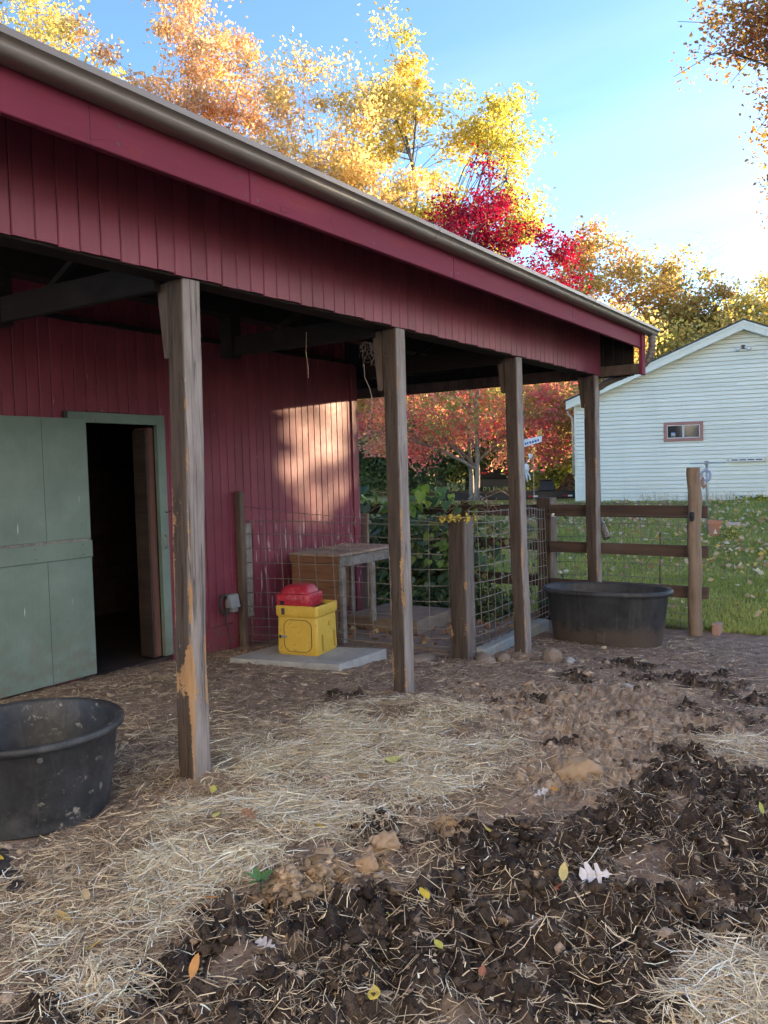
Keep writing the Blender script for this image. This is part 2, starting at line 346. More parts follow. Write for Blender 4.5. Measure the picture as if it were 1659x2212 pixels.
MAT = dict(red=red_paint(), fascia=fascia_paint(), dark=dark_wood(), darkz=dark_wood('dark_gable_boards', ax=(1, 1, 0.1)), post=post_wood(), green=green_paint(),
    rubber=rubber(), mudrubber=rubber_muddy(), concrete=concrete(), curb=concrete('kerb_concrete', (0.24, 0.25, 0.24), (0.36, 0.37, 0.36)),
    yellow=plastic('yellow_plastic', (0.58, 0.36, 0.045), (0.70, 0.46, 0.075), (0.30, 0.19, 0.07), .5, .85), redplastic=plastic('red_plastic', (0.36, 0.012, 0.028), (0.45, 0.022, 0.045), (0.50, 0.33, 0.31), 0.4, 0.55),
    rail=plain_wood('brown_fence_rail', (0.065, 0.042, 0.034), (0.115, 0.078, 0.064)), fpost=plain_wood('brown_fence_post', (0.075, 0.052, 0.043), (0.135, 0.100, 0.085), (1, 1, 0.08)),
    rpost=plain_wood('tan_round_post', (0.18, 0.125, 0.09), (0.27, 0.20, 0.15), (1, 1, 0.06), 40, dark=(0.09, 0.055, 0.035)),
    bench=plain_wood('orange_brown_plywood', (0.15, 0.070, 0.040), (0.23, 0.115, 0.065)), greywood=plain_wood('grey_weathered_wood', (0.15, 0.13, 0.12), (0.27, 0.25, 0.235)),
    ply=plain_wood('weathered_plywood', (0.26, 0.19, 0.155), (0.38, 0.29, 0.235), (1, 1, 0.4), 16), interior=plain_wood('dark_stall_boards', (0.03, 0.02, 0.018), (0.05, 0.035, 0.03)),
    jamb=plain_wood('worn_red_door_jamb', (0.085, 0.03, 0.028), (0.15, 0.07, 0.05), (1, 1, 0.08)),
    wire=flat('rusty_galvanised_wire', (0.26, 0.225, 0.20), 0.5, 0.5, 0.5), black=flat('black_paint', (0.018, 0.018, 0.019), 0.4, 0.5), blackcord=flat('dark_cord', (0.05, 0.048, 0.05), 0.5, 0.4),
    grey=flat('grey_plastic_box', (0.24, 0.25, 0.27), 0.5, 0.4), steel=flat('galvanised_steel', (0.42, 0.43, 0.45), 0.4, 0.5, 0.7), white=flat('white_plastic', (0.75, 0.76, 0.78), 0.5, 0.4, var=0.06),
    terracotta=flat('terracotta', (0.52, 0.23, 0.15), 0.8, 0.2), brickm=flat('pinkish_block', (0.36, 0.22, 0.17), 0.9, 0.2), stone=concrete('field_stone', (0.17, 0.125, 0.10), (0.28, 0.215, 0.175)),
    sand=concrete('tan_sandy_clod', (0.28, 0.185, 0.115), (0.40, 0.28, 0.185)),
    siding=siding_paint(), winframe=flat('dusty_rose_window_frame', (0.40, 0.20, 0.17), 0.6, 0.3, var=0.1), glass=glass_dark(), gutter=gutter_paint(), shingle=concrete('asphalt_shingle', (0.06, 0.058, 0.056), (0.10, 0.097, 0.093)),
    beige=flat('beige_downspout', (0.46, 0.40, 0.32), 0.5, 0.4, var=0.08), taillight=flat('red_tail_lens', (0.45, 0.02, 0.02), 0.25, 0.5), tyre=flat('tyre_rubber', (0.12, 0.105, 0.095), 0.85, 0.2),
    greencrate=flat('dark_green_plastic', (0.025, 0.06, 0.05), 0.5, 0.4), pole=plain_wood('pale_wooden_pole', (0.42, 0.31, 0.18), (0.55, 0.42, 0.27)),
    leaf=leaf_mat('autumn_leaf', 0.5), vine=leaf_mat('vine_leaf', 0.3, 0.4, 0.4), fallen=leaf_mat('fallen_leaf', 0.15, 0.6), bark=bark(), palebark=bark('pale_bark', (0.22, 0.19, 0.165), (0.36, 0.32, 0.285)),
    dung=flat('dark_dung', (0.030, 0.022, 0.020), .6, .35, 0, .4, 30), orangecord=flat('orange_plastic', (0.60, 0.15, 0.03), 0.5, 0.4))

# ------------------------------------------------------------------ the ground
def base_h(x, y):
    return -0.05*np.clip(np.asarray(y, float)-4.2, 0, 5.6) + 0.068*np.clip(np.asarray(y, float)-10, 0, 13)
STRAW = [(-3.72, 3.82, .40, .75), (-3.53, 4.14, .4, .9), (-3.29, 4.43, .4, 1), (-3.04, 4.74, .4, 1), (-2.75, 4.79, .4, 1), (-2.3, 4.45, .40, .9), (-3.23, 3.54, .35, .8), (-2.95, 3.78, .4, .85), (-2.66, 3.93, .4, 1), (-2.34, 4.02, .4, 1),
    (-2.99, 2.93, .30, .9), (-2.79, 3.18, .34, .9), (-2.54, 3.39, .36, .9), (-2.32, 3.59, .34, .9), (-2.08, 3.71, .3, .7), (-2.81, 2.62, .3, 1), (-2.66, 2.76, .3, 1), (-2.48, 2.98, .26, .9), (-2.69, 2.4, .26, .9), (-2.54, 2.53, .24, .8),
    (-3.13, 2.19, .3, .7), (-3.04, 1.93, .3, .7), (-3.06, 2.38, .3, .7), (-2.78, 2.04, .25, .7), (-2.67, 1.76, .22, .9), (-2.51, 2.12, .2, .9), (-3.62, 2.99, .35, .55), (-4.17, 3.39, .5, .5), (-0.54, 2.93, .17, 1), (-0.45, 2.72, .17, 1), (-0.48, 2.60, .15, 1),
    (-0.60, 2.52, .14, .9), (-0.50, 3.57, .16, .8), (-1.0, 5.42, .22, .9), (-0.85, 5.29, .3, .9), (-2.3, 1.68, .18, .8), (-2.34, 1.8, .15, .8), (-4.6, 4.4, .4, .3), (-5.6, 4.9, .4, .45), (-1.75, 3.05, .14, .5), (-1.20, 3.55, .2, .45), (-1.25, 2.2, .12, .5)]
DARK = [(-2.19, 3.14, .18, .8), (-2.05, 3.34, .18, .7), (-1.77, 3.22, .28, .9), (-1.53, 3.25, .28, 1), (-1.35, 3.62, .28, .9), (-1.11, 3.88, .3, 1), (-0.85, 4.14, .35, 1), (-0.66, 4.01, .4, 1), (-2.13, 2.36, .18, .8), (-2.09, 2.11, .22, 1), (-2.2, 1.88, .16, .8), (-1.81, 2.28, .3, 1),
    (-1.6, 2.57, .3, 1), (-1.3, 2.75, .35, 1), (-1.01, 2.92, .35, 1), (-0.76, 3.26, .35, 1), (-1.98, 1.78, .22, 1), (-1.6, 2.01, .35, 1), (-1.25, 2.3, .35, 1), (-0.87, 2.52, .30, 1), (-1.02, 4.87, .25, .9), (-0.75, 4.67, .35, 1), (-3.7, 5.11, .25, .6), (-2.34, 7.53, .35, .7), (-1.59, 7.41, .4, .8), (-0.3, 3.2, .4, 1), (-0.2, 4.2, .5, 1), (-0.9, 6.4, .5, .55), (-1.6, 6.2, .25, .55), (-2.1, 4.0, .12, .6), (-2.9, 5.55, .2, .4), (-1.3, 5.0, .2, .6), (-2.35, 1.55, .2, .9), (-1.25, 5.65, .22, .75), (-1.0, 6.9, .4, .7), (-2.6, 6.85, .25, .65), (-2.0, 7.05, .3, .6), (-0.6, 5.95, .35, .75), (-2.5, 5.95, .16, .7), (-1.95, 4.85, .13, .75), (-1.75, 5.75, .14, .7), (-2.2, 5.4, .10, .7), (-1.1, 4.45, .2, .8), (-3.0, 7.6, .2, .5)]
TAN = [(-2.41, 5.15, .35, .9), (-1.97, 5.3, .4, 1), (-1.61, 5.14, .4, 1), (-1.83, 4.54, .4, 1), (-2.78, 5.65, .4, .7), (-2.2, 5.92, .5, .9), (-1.42, 5.52, .4, 1), (-1.9, 6.5, .6, .7), (-1.0, 5.9, .4, .5), (-2.06, 2.66, .11, 1.2), (-2.12, 2.50, .12, 1.2), (-1.96, 2.85, .08, 1), (-2.06, 2.95, .10, .9), (-1.84, 3.41, .14, .9), (-1.72, 4.13, .35, .9), (-1.45, 4.4, .3, .8), (-1.3, 4.75, .25, .7), (-1.92, 8.35, .2, .5), (-3.1, 6.3, .6, .45)]
def blobs(B, x, y):
    t = np.ones_like(x)
    for (bx, by, r, s) in B:
        d2 = ((x-bx)**2+(y-by)**2)/(r*r)
        t = t*(1-np.clip(s, 0, 1)*np.exp(-d2))
    return 1-t
def masks(x, y):
    n1 = fbm(x, y, 1.3, 3, 2.6); n2 = fbm(x, y, 7.7, 3, 6.0); n3 = fbm(x, y, 3.1, 4, 14.0)
    S = np.clip(sstep(0.15, 0.85, 0.85*blobs(STRAW, x, y)+0.45*n1+0.55*n2+.1*n3), 0, 1)
    D = np.clip(sstep(0.30, 0.85, 0.92*blobs(DARK, x, y)+0.40*n1-0.62*n2+0.30*n3), 0, 1)
    T = np.clip(sstep(0.25, 0.85, blobs(TAN, x, y)+0.30*n2+0.20*n3), 0, 1)
    D = D*(1-0.45*S); T = T*(1-0.9*S)*(1-0.85*D)
    return S, D, T
def paddock_h(x, y, S=None, D=None, T=None):
    if S is None: S, D, T = masks(x, y)
    h = base_h(x, y) + 0.025*fbm(x, y, 0.4, 3, 1.1)
    near = sstep(9.5, 7.0, y)
    wallfade = sstep(-6.0, -5.2, x)
    h = h + 0.10*np.exp(-(((x+3.0)/.55)**2+((y-4.98)/.35)**2)) + 0.035*np.exp(-(((x+2.75)/.5)**2+((y-2.75)/.4)**2))
    h = h + 0.05*np.exp(-(((x+0.5)/.3)**2+((y-2.72)/.28)**2)) + 0.04*np.exp(-(((x+0.8)/.8)**2+((y-4.3)/.5)**2))
    r1 = 1-np.abs(fbm(x, y, 2.2, 3, 5.5)); r2 = fbm(x, y, 5.2, 4, 13.0, .6); r3 = fbm(x, y, 9.1, 3, 38.0, .6)
    r4 = np.abs(fbm(x, y, 4.4, 3, 24.0, .6))
    h = h + near*(D*(0.11*(r1-0.72)+0.085*r2+0.038*r3-0.03*r4+0.016*fbm(x, y, 1.9, 2, 75.0)) + T*(0.060*r2+0.030*r3+0.030*(0.3-r4)) + S*(0.030*fbm(x, y, 8.0, 3, 4.0)) + 0.026*r2*sstep(-5.2, -4.0, x)+0.012*r3)
    for (px_, py_) in ((-3.41, 3.20), (-3.37, 5.33), (-3.35, 7.48)): h = h + 0.045*np.exp(-(((x-px_)/.16)**2+((y-py_)/.16)**2))*(1+0.8*r2)
    ft = np.exp(-(((x+3.88)**2+(y-2.52)**2)/.45**2)**2); h = h*(1-ft)+(-.01)*ft
    # tan sandy lump in the foreground
    h = h + 0.055*np.exp(-(((x+2.08)/.12)**2+((y-2.58)/.16)**2)) * (1+0.6*r2)
    return h
GX = np.concatenate([np.linspace(-6.10, -4.2, 70, endpoint=False), np.linspace(-4.2, 0.3, 430, endpoint=False), np.linspace(0.3, 4.0, 24)])
t_ = np.linspace(0, 1, 470); GY = 0.9 + 9.3*(0.42*t_+0.58*t_**2.2)
gx, gy = np.meshgrid(GX, GY)
mS, mD, mT = masks(gx, gy)
GH = paddock_h(gx, gy, mS, mD, mT)
def gh(x, y, arr=None):
    arr = GH if arr is None else arr
    x = np.asarray(x, float); y = np.asarray(y, float)
    i = np.clip(np.searchsorted(GX, x)-1, 0, len(GX)-2); j = np.clip(np.searchsorted(GY, y)-1, 0, len(GY)-2)
    u = np.clip((x-GX[i])/(GX[i+1]-GX[i]), 0, 1); v = np.clip((y-GY[j])/(GY[j+1]-GY[j]), 0, 1)
    return (arr[j, i]*(1-u)+arr[j, i+1]*u)*(1-v)+(arr[j+1, i]*(1-u)+arr[j+1, i+1]*u)*v
def G(x, y): return float(gh(np.array([x]), np.array([y]))[0]) if y < 10.2 else float(base_h(x, y))
C_SOIL, C_DARK, C_TAN, C_MAT = (np.array(c) for c in ((0.260, 0.182, 0.138), (0.062, 0.045, 0.038), (0.42, 0.300, 0.215), (0.31, 0.225, 0.155)))
def build_ground():
    x, y = gx.ravel(), gy.ravel(); S, D, T = mS.ravel()[:, None], mD.ravel()[:, None], mT.ravel()[:, None]
    n = fbm(x, y, 6.1, 4, 9.0)[:, None]; n2 = fbm(x, y, 2.9, 3, 30.0)[:, None]
    c = C_SOIL*(1+0.45*n+0.35*n2)
    c = c+(C_TAN*(1+0.35*n2)-c)*T; c = c+(C_MAT*(1+0.4*n+0.4*n2)-c)*np.clip(S*0.9, 0, 1); c = c+(C_DARK*(1+0.6*n2)-c)*np.clip(D+0.35*np.clip(n2*2-0.35, 0, 1)*(1-T), 0, 1)
    ny, nx = gx.shape; idx = np.arange(nx*ny).reshape(ny, nx)
    F = np.stack([idx[:-1, :-1], idx[:-1, 1:], idx[1:, 1:], idx[1:, :-1]], -1).reshape(-1, 4)
    me = mesh_np('ground', np.stack([x, y, GH.ravel()], 1), F, np.clip(c, 0.006, 1), True)
    m = M('paddock_soil', 0.9, 0.15); a = m.attr('Col'); f = m.noise(m.world(), 160, 5, 0.7); f2 = m.noise(m.world(), 55, 5, 0.7); vo = m.voro(m.world(), 75)
    m.color(m.hsv(a, v=m.math('ADD', m.math('MULTIPLY', f, 1.0), 0.5)))
    m.rough(m.math('ADD', m.math('MULTIPLY', f2, 0.25), 0.70))
    m.bump(m.math('ADD', m.math('ADD', f, f2), m.math('MULTIPLY', vo, 0.6)), 0.9, 0.012)
    tag(obj('ground', me, m.m), kind='structure')
build_ground()
def build_lawn():
    X = np.concatenate([np.linspace(-90, -14, 30, endpoint=False), np.linspace(-14, 6, 100, endpoint=False), np.linspace(6, 90, 30)])
    Y = np.concatenate([np.linspace(10.12, 26, 120, endpoint=False), np.linspace(26, 160, 40)])
    x, y = np.meshgrid(X, Y); z = base_h(x, y)+0.012+0.03*fbm(x, y, 2, 3, 0.7)*sstep(10.1, 12, y); x2 = x.copy()
    y2 = y.copy(); y2[0] = y2[0] + 0.0; z[0] -= 0.05
    ny, nx = x.shape; idx = np.arange(nx*ny).reshape(ny, nx); F = np.stack([idx[:-1, :-1], idx[:-1, 1:], idx[1:, 1:], idx[1:, :-1]], -1).reshape(-1, 4)
    me = mesh_np('lawn', np.stack([x2.ravel(), y2.ravel(), z.ravel()], 1), F, None, True)
    m = M('lawn_turf', 0.9, 0.15); n = m.noise(m.world(), 1.1, 4, 0.6); f = m.noise(m.world(), 22, 5, 0.7)
    c = m.mix(m.ramp(n, [(0.3, 0), (0.7, 1)]), (0.21, 0.23, 0.075), (0.26, 0.27, 0.10)); c = m.mix(m.ramp(f, [(0.5, 0), (0.75, 0.7)]), c, (0.16, 0.14, 0.07))
    m.color(c); m.bump(f, 0.6, 0.03)
    tag(obj('lawn', me, m.m), kind='structure')
    b = MB(); b.add([(-400, -400, -0.75), (400, -400, -0.75), (400, 400, -0.75), (-400, 400, -0.75)], [(0, 1, 2, 3)])
    o = b.build('terrain', flat('field_soil', (0.085, 0.085, 0.05), 0.95, 0.1)); tag(o, kind='structure')
    # yard behind and beside the camera
    X = np.concatenate([np.linspace(4.0, 60, 30)]); 
    b = MB(); b.add([(-60, -60, 0.0), (60, -60, 0.0), (60, 0.92, 0.0), (-60, 0.92, 0.0)], [(0, 1, 2, 3)])
    b.add([(3.98, 0.92, 0.0), (60, 0.92, 0.0), (60, 10.2, -0.28), (3.98, 10.2, -0.28)], [(0, 1, 2, 3)])
    o = b.build('yard', flat('yard_soil', (0.10, 0.08, 0.05), 0.95, 0.1)); tag(o, kind='structure')
build_lawn()

# ------------------------------------------------------------------ the barn
PINV = {}
def world_thing(name, label, cat, loc, group=None):
    """an Empty at the thing's base whose parts are given in world coordinates"""
    o = thing(name, label, cat, loc, 0, group); PINV[o.name] = Matrix.Translation(Vector(loc)).inverted(); return o
_link = link
def link(o, parent=None):
    COL.objects.link(o)
    if parent is not None:
        o.parent = parent
        if parent.name in PINV: o.matrix_parent_inverse = PINV[parent.name]
    return o
def board_mesh(name, w, t, z0, z1, ch=0.005):
    """vertical board, face towards +X, local x 0 = face"""
    prof = [(-t, -w/2), (-t, w/2), (-ch, w/2), (0, w/2-ch), (0, -w/2+ch), (-ch, -w/2)]
    me = MB().prism([(x, y, z0) for x, y in prof], (0, 0, z1-z0)).mesh(name); return me
rnd = random.Random(11)
barn = world_thing('barn', 'red timber barn with a long covered porch on brown posts', 'barn', (-6.05, 5.0, 0))
WX = -6.05
def build_wall():
    b = MB()
    b.box(WX-.10, WX-.022, 0.6, 4.45, -0.2, 3.02); b.box(WX-.10, WX-.022, 5.36, 8.52, -0.45, 3.02); b.box(WX-.10, WX-.022, 4.45, 5.36, 2.18, 3.02)
    wall = b.build('porch_wall', MAT['dark'], barn)
    W = 0.1125
    full = board_mesh('board', W-.005, .018, 0.16, 3.02); full.materials.append(MAT['red'])
    low = board_mesh('board', W-.005, .018, -0.30, 3.02); low.materials.append(MAT['red'])
    over = board_mesh('board', W-.005, .018, 2.27, 3.02); over.materials.append(MAT['red'])
    y = 2.2
    while y < 8.50:
        me = over if 4.42 < y < 5.42 else (low if y > 6.28 else full)
        o = link(bpy.data.objects.new('board', me), wall); o.location = (WX+rnd.uniform(-.0015, .0015), y, rnd.uniform(-.004, .004)); y += W
    b = MB().box(WX-.02, WX+.012, 2.2, 4.42, -0.12, 0.155); b.box(WX-.02, WX+.012, 5.46, 6.30, -0.2, 0.155)
    b.build('skirt_board', MAT['red'], barn, bevel=.003)
    # ledge and recessed boarding above
    MB().box(WX-.06, WX+.02, 1.5, 8.50, 3.023, 3.06).build('ledge', MAT['dark'], barn, bevel=.004)
    up = MB().box(WX-.30, WX-.26, 0.6, 8.6, 3.0, 4.6).build('upper_wall', MAT['dark'], barn)
    um = board_mesh('board', .16, .018, 3.0, 4.4); um.materials.append(MAT['red'])
    y = 2.2
    while y < 8.5:
        o = link(bpy.data.objects.new('board', um), up); o.location = (WX-.238, y, 0); y += .165
    # corner boards
    MB().box(WX-.12, WX+.022, 8.51, 8.60, -0.5, 3.02).build('corner_board', MAT['red'], barn, bevel=.004)
    MB().box(WX-.12, WX+.006, 8.602, 8.66, -0.5, 3.0).build('corner_trim', MAT['red'], barn, bevel=.004)
    # end and back walls, floor of the stall
    MB().box(-11, WX-.12, 8.54, 8.60, -0.5, 4.6).build('end_wall', MAT['red'], barn)
    MB().box(-11.06, -11.0, 0.5, 8.60, -0.5, 6.0).build('rear_wall', MAT['red'], barn)
    MB().box(-11, WX-.1, 0.5, 0.56, -0.1, 5.5).build('far_end_wall', MAT['red'], barn)
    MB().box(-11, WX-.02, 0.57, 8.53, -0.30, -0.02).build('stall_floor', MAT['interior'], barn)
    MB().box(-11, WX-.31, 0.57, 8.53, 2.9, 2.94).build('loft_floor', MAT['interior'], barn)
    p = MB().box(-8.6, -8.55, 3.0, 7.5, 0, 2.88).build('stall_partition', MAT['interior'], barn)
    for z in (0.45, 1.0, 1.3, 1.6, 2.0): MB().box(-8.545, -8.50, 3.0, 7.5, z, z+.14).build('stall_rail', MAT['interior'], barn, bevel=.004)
build_wall()
def build_door():
    fr = MB().box(WX-.02, WX+.028, 5.36, 5.455, 0.0, 2.265).build('door_frame', MAT['green'], barn, bevel=.003)
    MB().box(WX-.02, WX+.03, 4.40, 5.358, 2.172, 2.262).build('lintel', MAT['green'], fr, bevel=.003)
    MB().box(WX-.02, WX+.024, 4.40, 4.448, 0.0, 2.170).build('hinge_jamb', MAT['green'], fr, bevel=.003)
    MB().box(WX-.20, WX-.022, 5.28, 5.355, 0.0, 2.15).build('inner_jamb', MAT['jamb'], fr, bevel=.006)
    MB().box(WX-.20, WX-.022, 5.255, 5.278, 0.0, 2.13).build('door_stop', MAT['interior'], fr, bevel=.003)
    MB().tube([(WX+.03, 5.405, 1.02), (WX+.055, 5.405, 1.03), (WX+.06, 5.405, 1.08), (WX+.055, 5.405, 1.13), (WX+.03, 5.405, 1.14)], .006, 6).build('hasp', MAT['wire'], fr, smooth=True)
    MB().tube([(WX+.03, 5.42, 1.36), (WX+.05, 5.43, 1.355), (WX+.075, 5.45, 1.37)], .005, 6).build('hook', MAT['black'], fr, smooth=True)
    DX = WX+.035
    dr = MB().box(DX, DX+.035, 3.30, 4.55, 1.19, 2.20).build('door', MAT['green'], barn, bevel=.004)
    dr['label'] = 'sage green split stable door folded back flat on the wall'
    MB().box(DX, DX+.035, 3.30, 4.55, 0.02, 1.165).build('lower_leaf', MAT['green'], dr, bevel=.004)
    MB().box(DX+.0352, DX+.052, 3.30, 4.548, 1.03, 1.172).build('rail_board', MAT['green'], dr, bevel=.003)
    MB().box(DX+.004, DX+.030, 3.30, 4.548, 1.166, 1.189).build('worn_edge', MAT['greywood'], dr)
    for (z0, z1) in ((1.20, 2.19), (0.03, 1.02)):
        for y in (3.61, 4.12): MB().box(DX+.0345, DX+.0356, y, y+.0035, z0, z1).build('seam', MAT['black'], dr)
    for y in (3.62, 4.0, 4.45): 
        for z in (1.06, 1.14): MB().tube([(DX+.052, y, z), (DX+.056, y, z)], .004, 6).build('nail', MAT['black'], dr)
    MB().box(WX+.02, WX+.034, 4.36, 4.398, 2.13, 2.26).build('track_stop', MAT['black'], barn)
build_door()
def build_porch_roof():
    HX = -3.33
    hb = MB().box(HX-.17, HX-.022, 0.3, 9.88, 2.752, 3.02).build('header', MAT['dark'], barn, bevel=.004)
    W = 0.117
    meshes = [board_mesh('board', W-.004, .018, 2.762+dz, 3.258, .0045) for dz in (0, .003, -.004)]
    for me in meshes: me.materials.append(MAT['red'])
    y = 0.5; i = 0
    while y < 9.94:
        o = link(bpy.data.objects.new('board', meshes[i % 3]), hb); o.location = (HX+rnd.uniform(-.0012, .0012), y, 0); y += W; i += 1
    FX = -2.85
    fz = [0.3, 3.2, 5.33, 7.69, 9.985]
    fas = None
    for i in range(4):
        b = MB().box(FX-.038, FX, fz[i]+.002, fz[i+1]-.002, 3.046, 3.285)
        o = b.build('fascia' if fas is None else 'fascia_board', MAT['fascia'], barn if fas is None else fas, bevel=.004)
        fas = fas or o
    nm = MB().tube([(0, 0, 0), (.0015, 0, 0)], .006, 7).mesh('nail'); nm.materials.append(MAT['black'])
    for yj in (1.2, 2.4, 3.15, 3.25, 4.3, 5.28, 5.38, 6.5, 7.64, 7.74, 8.8, 9.9):
        for zj in (3.085, 3.165):
            o = link(bpy.data.objects.new('nail', nm), fas); o.location = (FX, yj+rnd.uniform(-.02, .02), zj+rnd.uniform(-.015, .015))
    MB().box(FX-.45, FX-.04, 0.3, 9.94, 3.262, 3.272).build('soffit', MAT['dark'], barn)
    # roof
    X0, Z0, s = -2.80, 3.298, 0.30
    b = MB(); b.prism([(X0, 0.2, Z0), (X0, 0.2, Z0+.012), (-11.3, 0.2, Z0+.012+s*(X0+11.3)), (-11.3, 0.2, Z0+s*(X0+11.3))], (0, 9.84, 0))
    rf = b.build('roof', MAT['shingle'], barn)
    MB().prism([(X0+.018, 0.2, Z0+.0125), (X0+.018, 0.2, Z0+.021), (-11.3, 0.2, Z0+.022+s*(X0+11.3)), (-11.3, 0.2, Z0+.0145+s*(X0+11.3))], (0, 9.86, 0)).build('shingle_course', MAT['shingle'], rf)
    y = 0.6
    while y < 9.8:
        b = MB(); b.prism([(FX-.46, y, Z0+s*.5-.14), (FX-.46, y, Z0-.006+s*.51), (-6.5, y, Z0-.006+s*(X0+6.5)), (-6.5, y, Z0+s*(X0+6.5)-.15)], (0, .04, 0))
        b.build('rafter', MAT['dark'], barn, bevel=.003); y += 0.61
    # gutter
    pr = [(-2.845, 3.300), (-2.845, 3.214), (-2.790, 3.209), (-2.768, 3.211), (-2.755, 3.217), (-2.746, 3.227), (-2.743, 3.238), (-2.742, 3.247), (-2.733, 3.256), (-2.716, 3.262), (-2.716, 3.288), (-2.721, 3.292), (-2.728, 3.289)]
    inn = [(-2.727, 3.284), (-2.722, 3.268), (-2.738, 3.262), (-2.748, 3.250), (-2.749, 3.238), (-2.760, 3.222), (-2.772, 3.217), (-2.79, 3.214), (-2.838, 3.219), (-2.838, 3.300)]
    poly = [(x, 0.3, z) for x, z in pr+inn]
    g = MB().prism(poly, (0, 9.98, 0)).build('gutter', MAT['gutter'], barn); smooth_angle(g, 50)
    MB().prism([(x, 10.275, z) for x, z in pr[:11]+[(-2.845, 3.295)]], (0, .006, 0)).build('end_cap', MAT['gutter'], g)
    for y in (4.9, 7.95):
        c = smooth_angle(MB().prism([(x+.002 if x > -2.84 else x, y, z-.002) for x, z in pr[1:11]]+[(-2.718, y, 3.277), (-2.752, y, 3.238), (-2.84, y, 3.222)], (0, .06, 0)).build('gutter_joint', MAT['gutter'], g), 50)
    # ribbed elbow and downspout
    pts = []
    P = [Vector((-2.79, 10.16, 3.215)), Vector((-2.79, 10.17, 3.08)), Vector((-2.84, 10.18, 2.93)), Vector((-3.00, 10.18, 2.82)), Vector((-3.16, 10.16, 2.76)), Vector((-3.40, 10.15, 2.66)), Vector((-3.475, 10.15, 2.5)), Vector((-3.475, 10.15, 1.25)), Vector((-3.47, 10.15, 1.05)), Vector((-3.40, 10.12, 0.90)), Vector((-3.34, 10.08, 0.78))]
    def cr(P, n):
        out = []
        for i in range(len(P)-1):
            p0, p1, p2, p3 = P[max(i-1, 0)], P[i], P[i+1], P[min(i+2, len(P)-1)]
            for k in range(n):
                t = k/n; out.append(0.5*((2*p1)+(p2-p0)*t+(2*p0-5*p1+4*p2-p3)*t*t+(3*p1-p0-3*p2+p3)*t**3))
        out.append(P[-1]); return out
    Q = cr(P, 14); rr = []
    for i, q in enumerate(Q):
        rib = (i < 60) or (i > 112); rr.append(.043+(.005 if (rib and i % 4 < 2) else 0))
    MB().tube(Q, rr, 12).build('downspout', MAT['gutter'], barn, smooth=True)
    # gable end over the porch
    gb = MB().box(-9.5, -2.87, 9.895, 9.965, 2.745, 2.865).build('gable_beam', MAT['fpost'], barn, bevel=.005)
    x = -9.4; 
    while x < -2.95:
        w = .118; zt = Z0-.008+s*(X0-x)
        b = MB().hexa([(x, 9.968, 2.735), (x+w, 9.968, 2.735), (x+w, 9.986, 2.735), (x, 9.986, 2.735), (x, 9.968, zt), (x+w, 9.968, zt-s*w), (x+w, 9.986, zt-s*w), (x, 9.986, zt)])
        b.build('gable_board', MAT['darkz'], gb); x += .1215+rnd.uniform(-.001, .0015)
    MB().box(-2.868, -2.828, 9.90, 10.03, 2.735, 3.28).build('eave_end_board', MAT['fascia'], barn, bevel=.003)
    MB().box(-2.868, FX-.002, 9.955, 9.985, 2.87, 3.05).build('eave_return', MAT['dark'], barn)
    # trusses over the posts
    for k, y in enumerate((3.15, 5.27, 7.47)):
        MB().box(-4.96, -3.52, y, y+.045, 2.70, 2.86).build('tie_beam', MAT['dark'], barn, bevel=.004)
        MB().box(-5.06, -4.93, y-.04, y+.09, 2.685, 3.95).build('hanger', MAT['dark'], barn, bevel=.006)
        MB().prism([(-4.55, y+.05, 2.87), (-4.47, y+.05, 2.87), (-3.62, y+.05, 3.32), (-3.70, y+.05, 3.32)], (0, .04, 0)).build('brace', MAT['dark'], barn, bevel=.003)
    MB().box(-5.08, -4.92, 0.6, 9.8, 3.03, 3.20).build('purlin', MAT['dark'], barn, bevel=.006)
    MB().box(-6.5, -4.96, 9.2, 9.25, 2.9, 3.05).build('tie_beam', MAT['dark'], barn)
build_porch_roof()
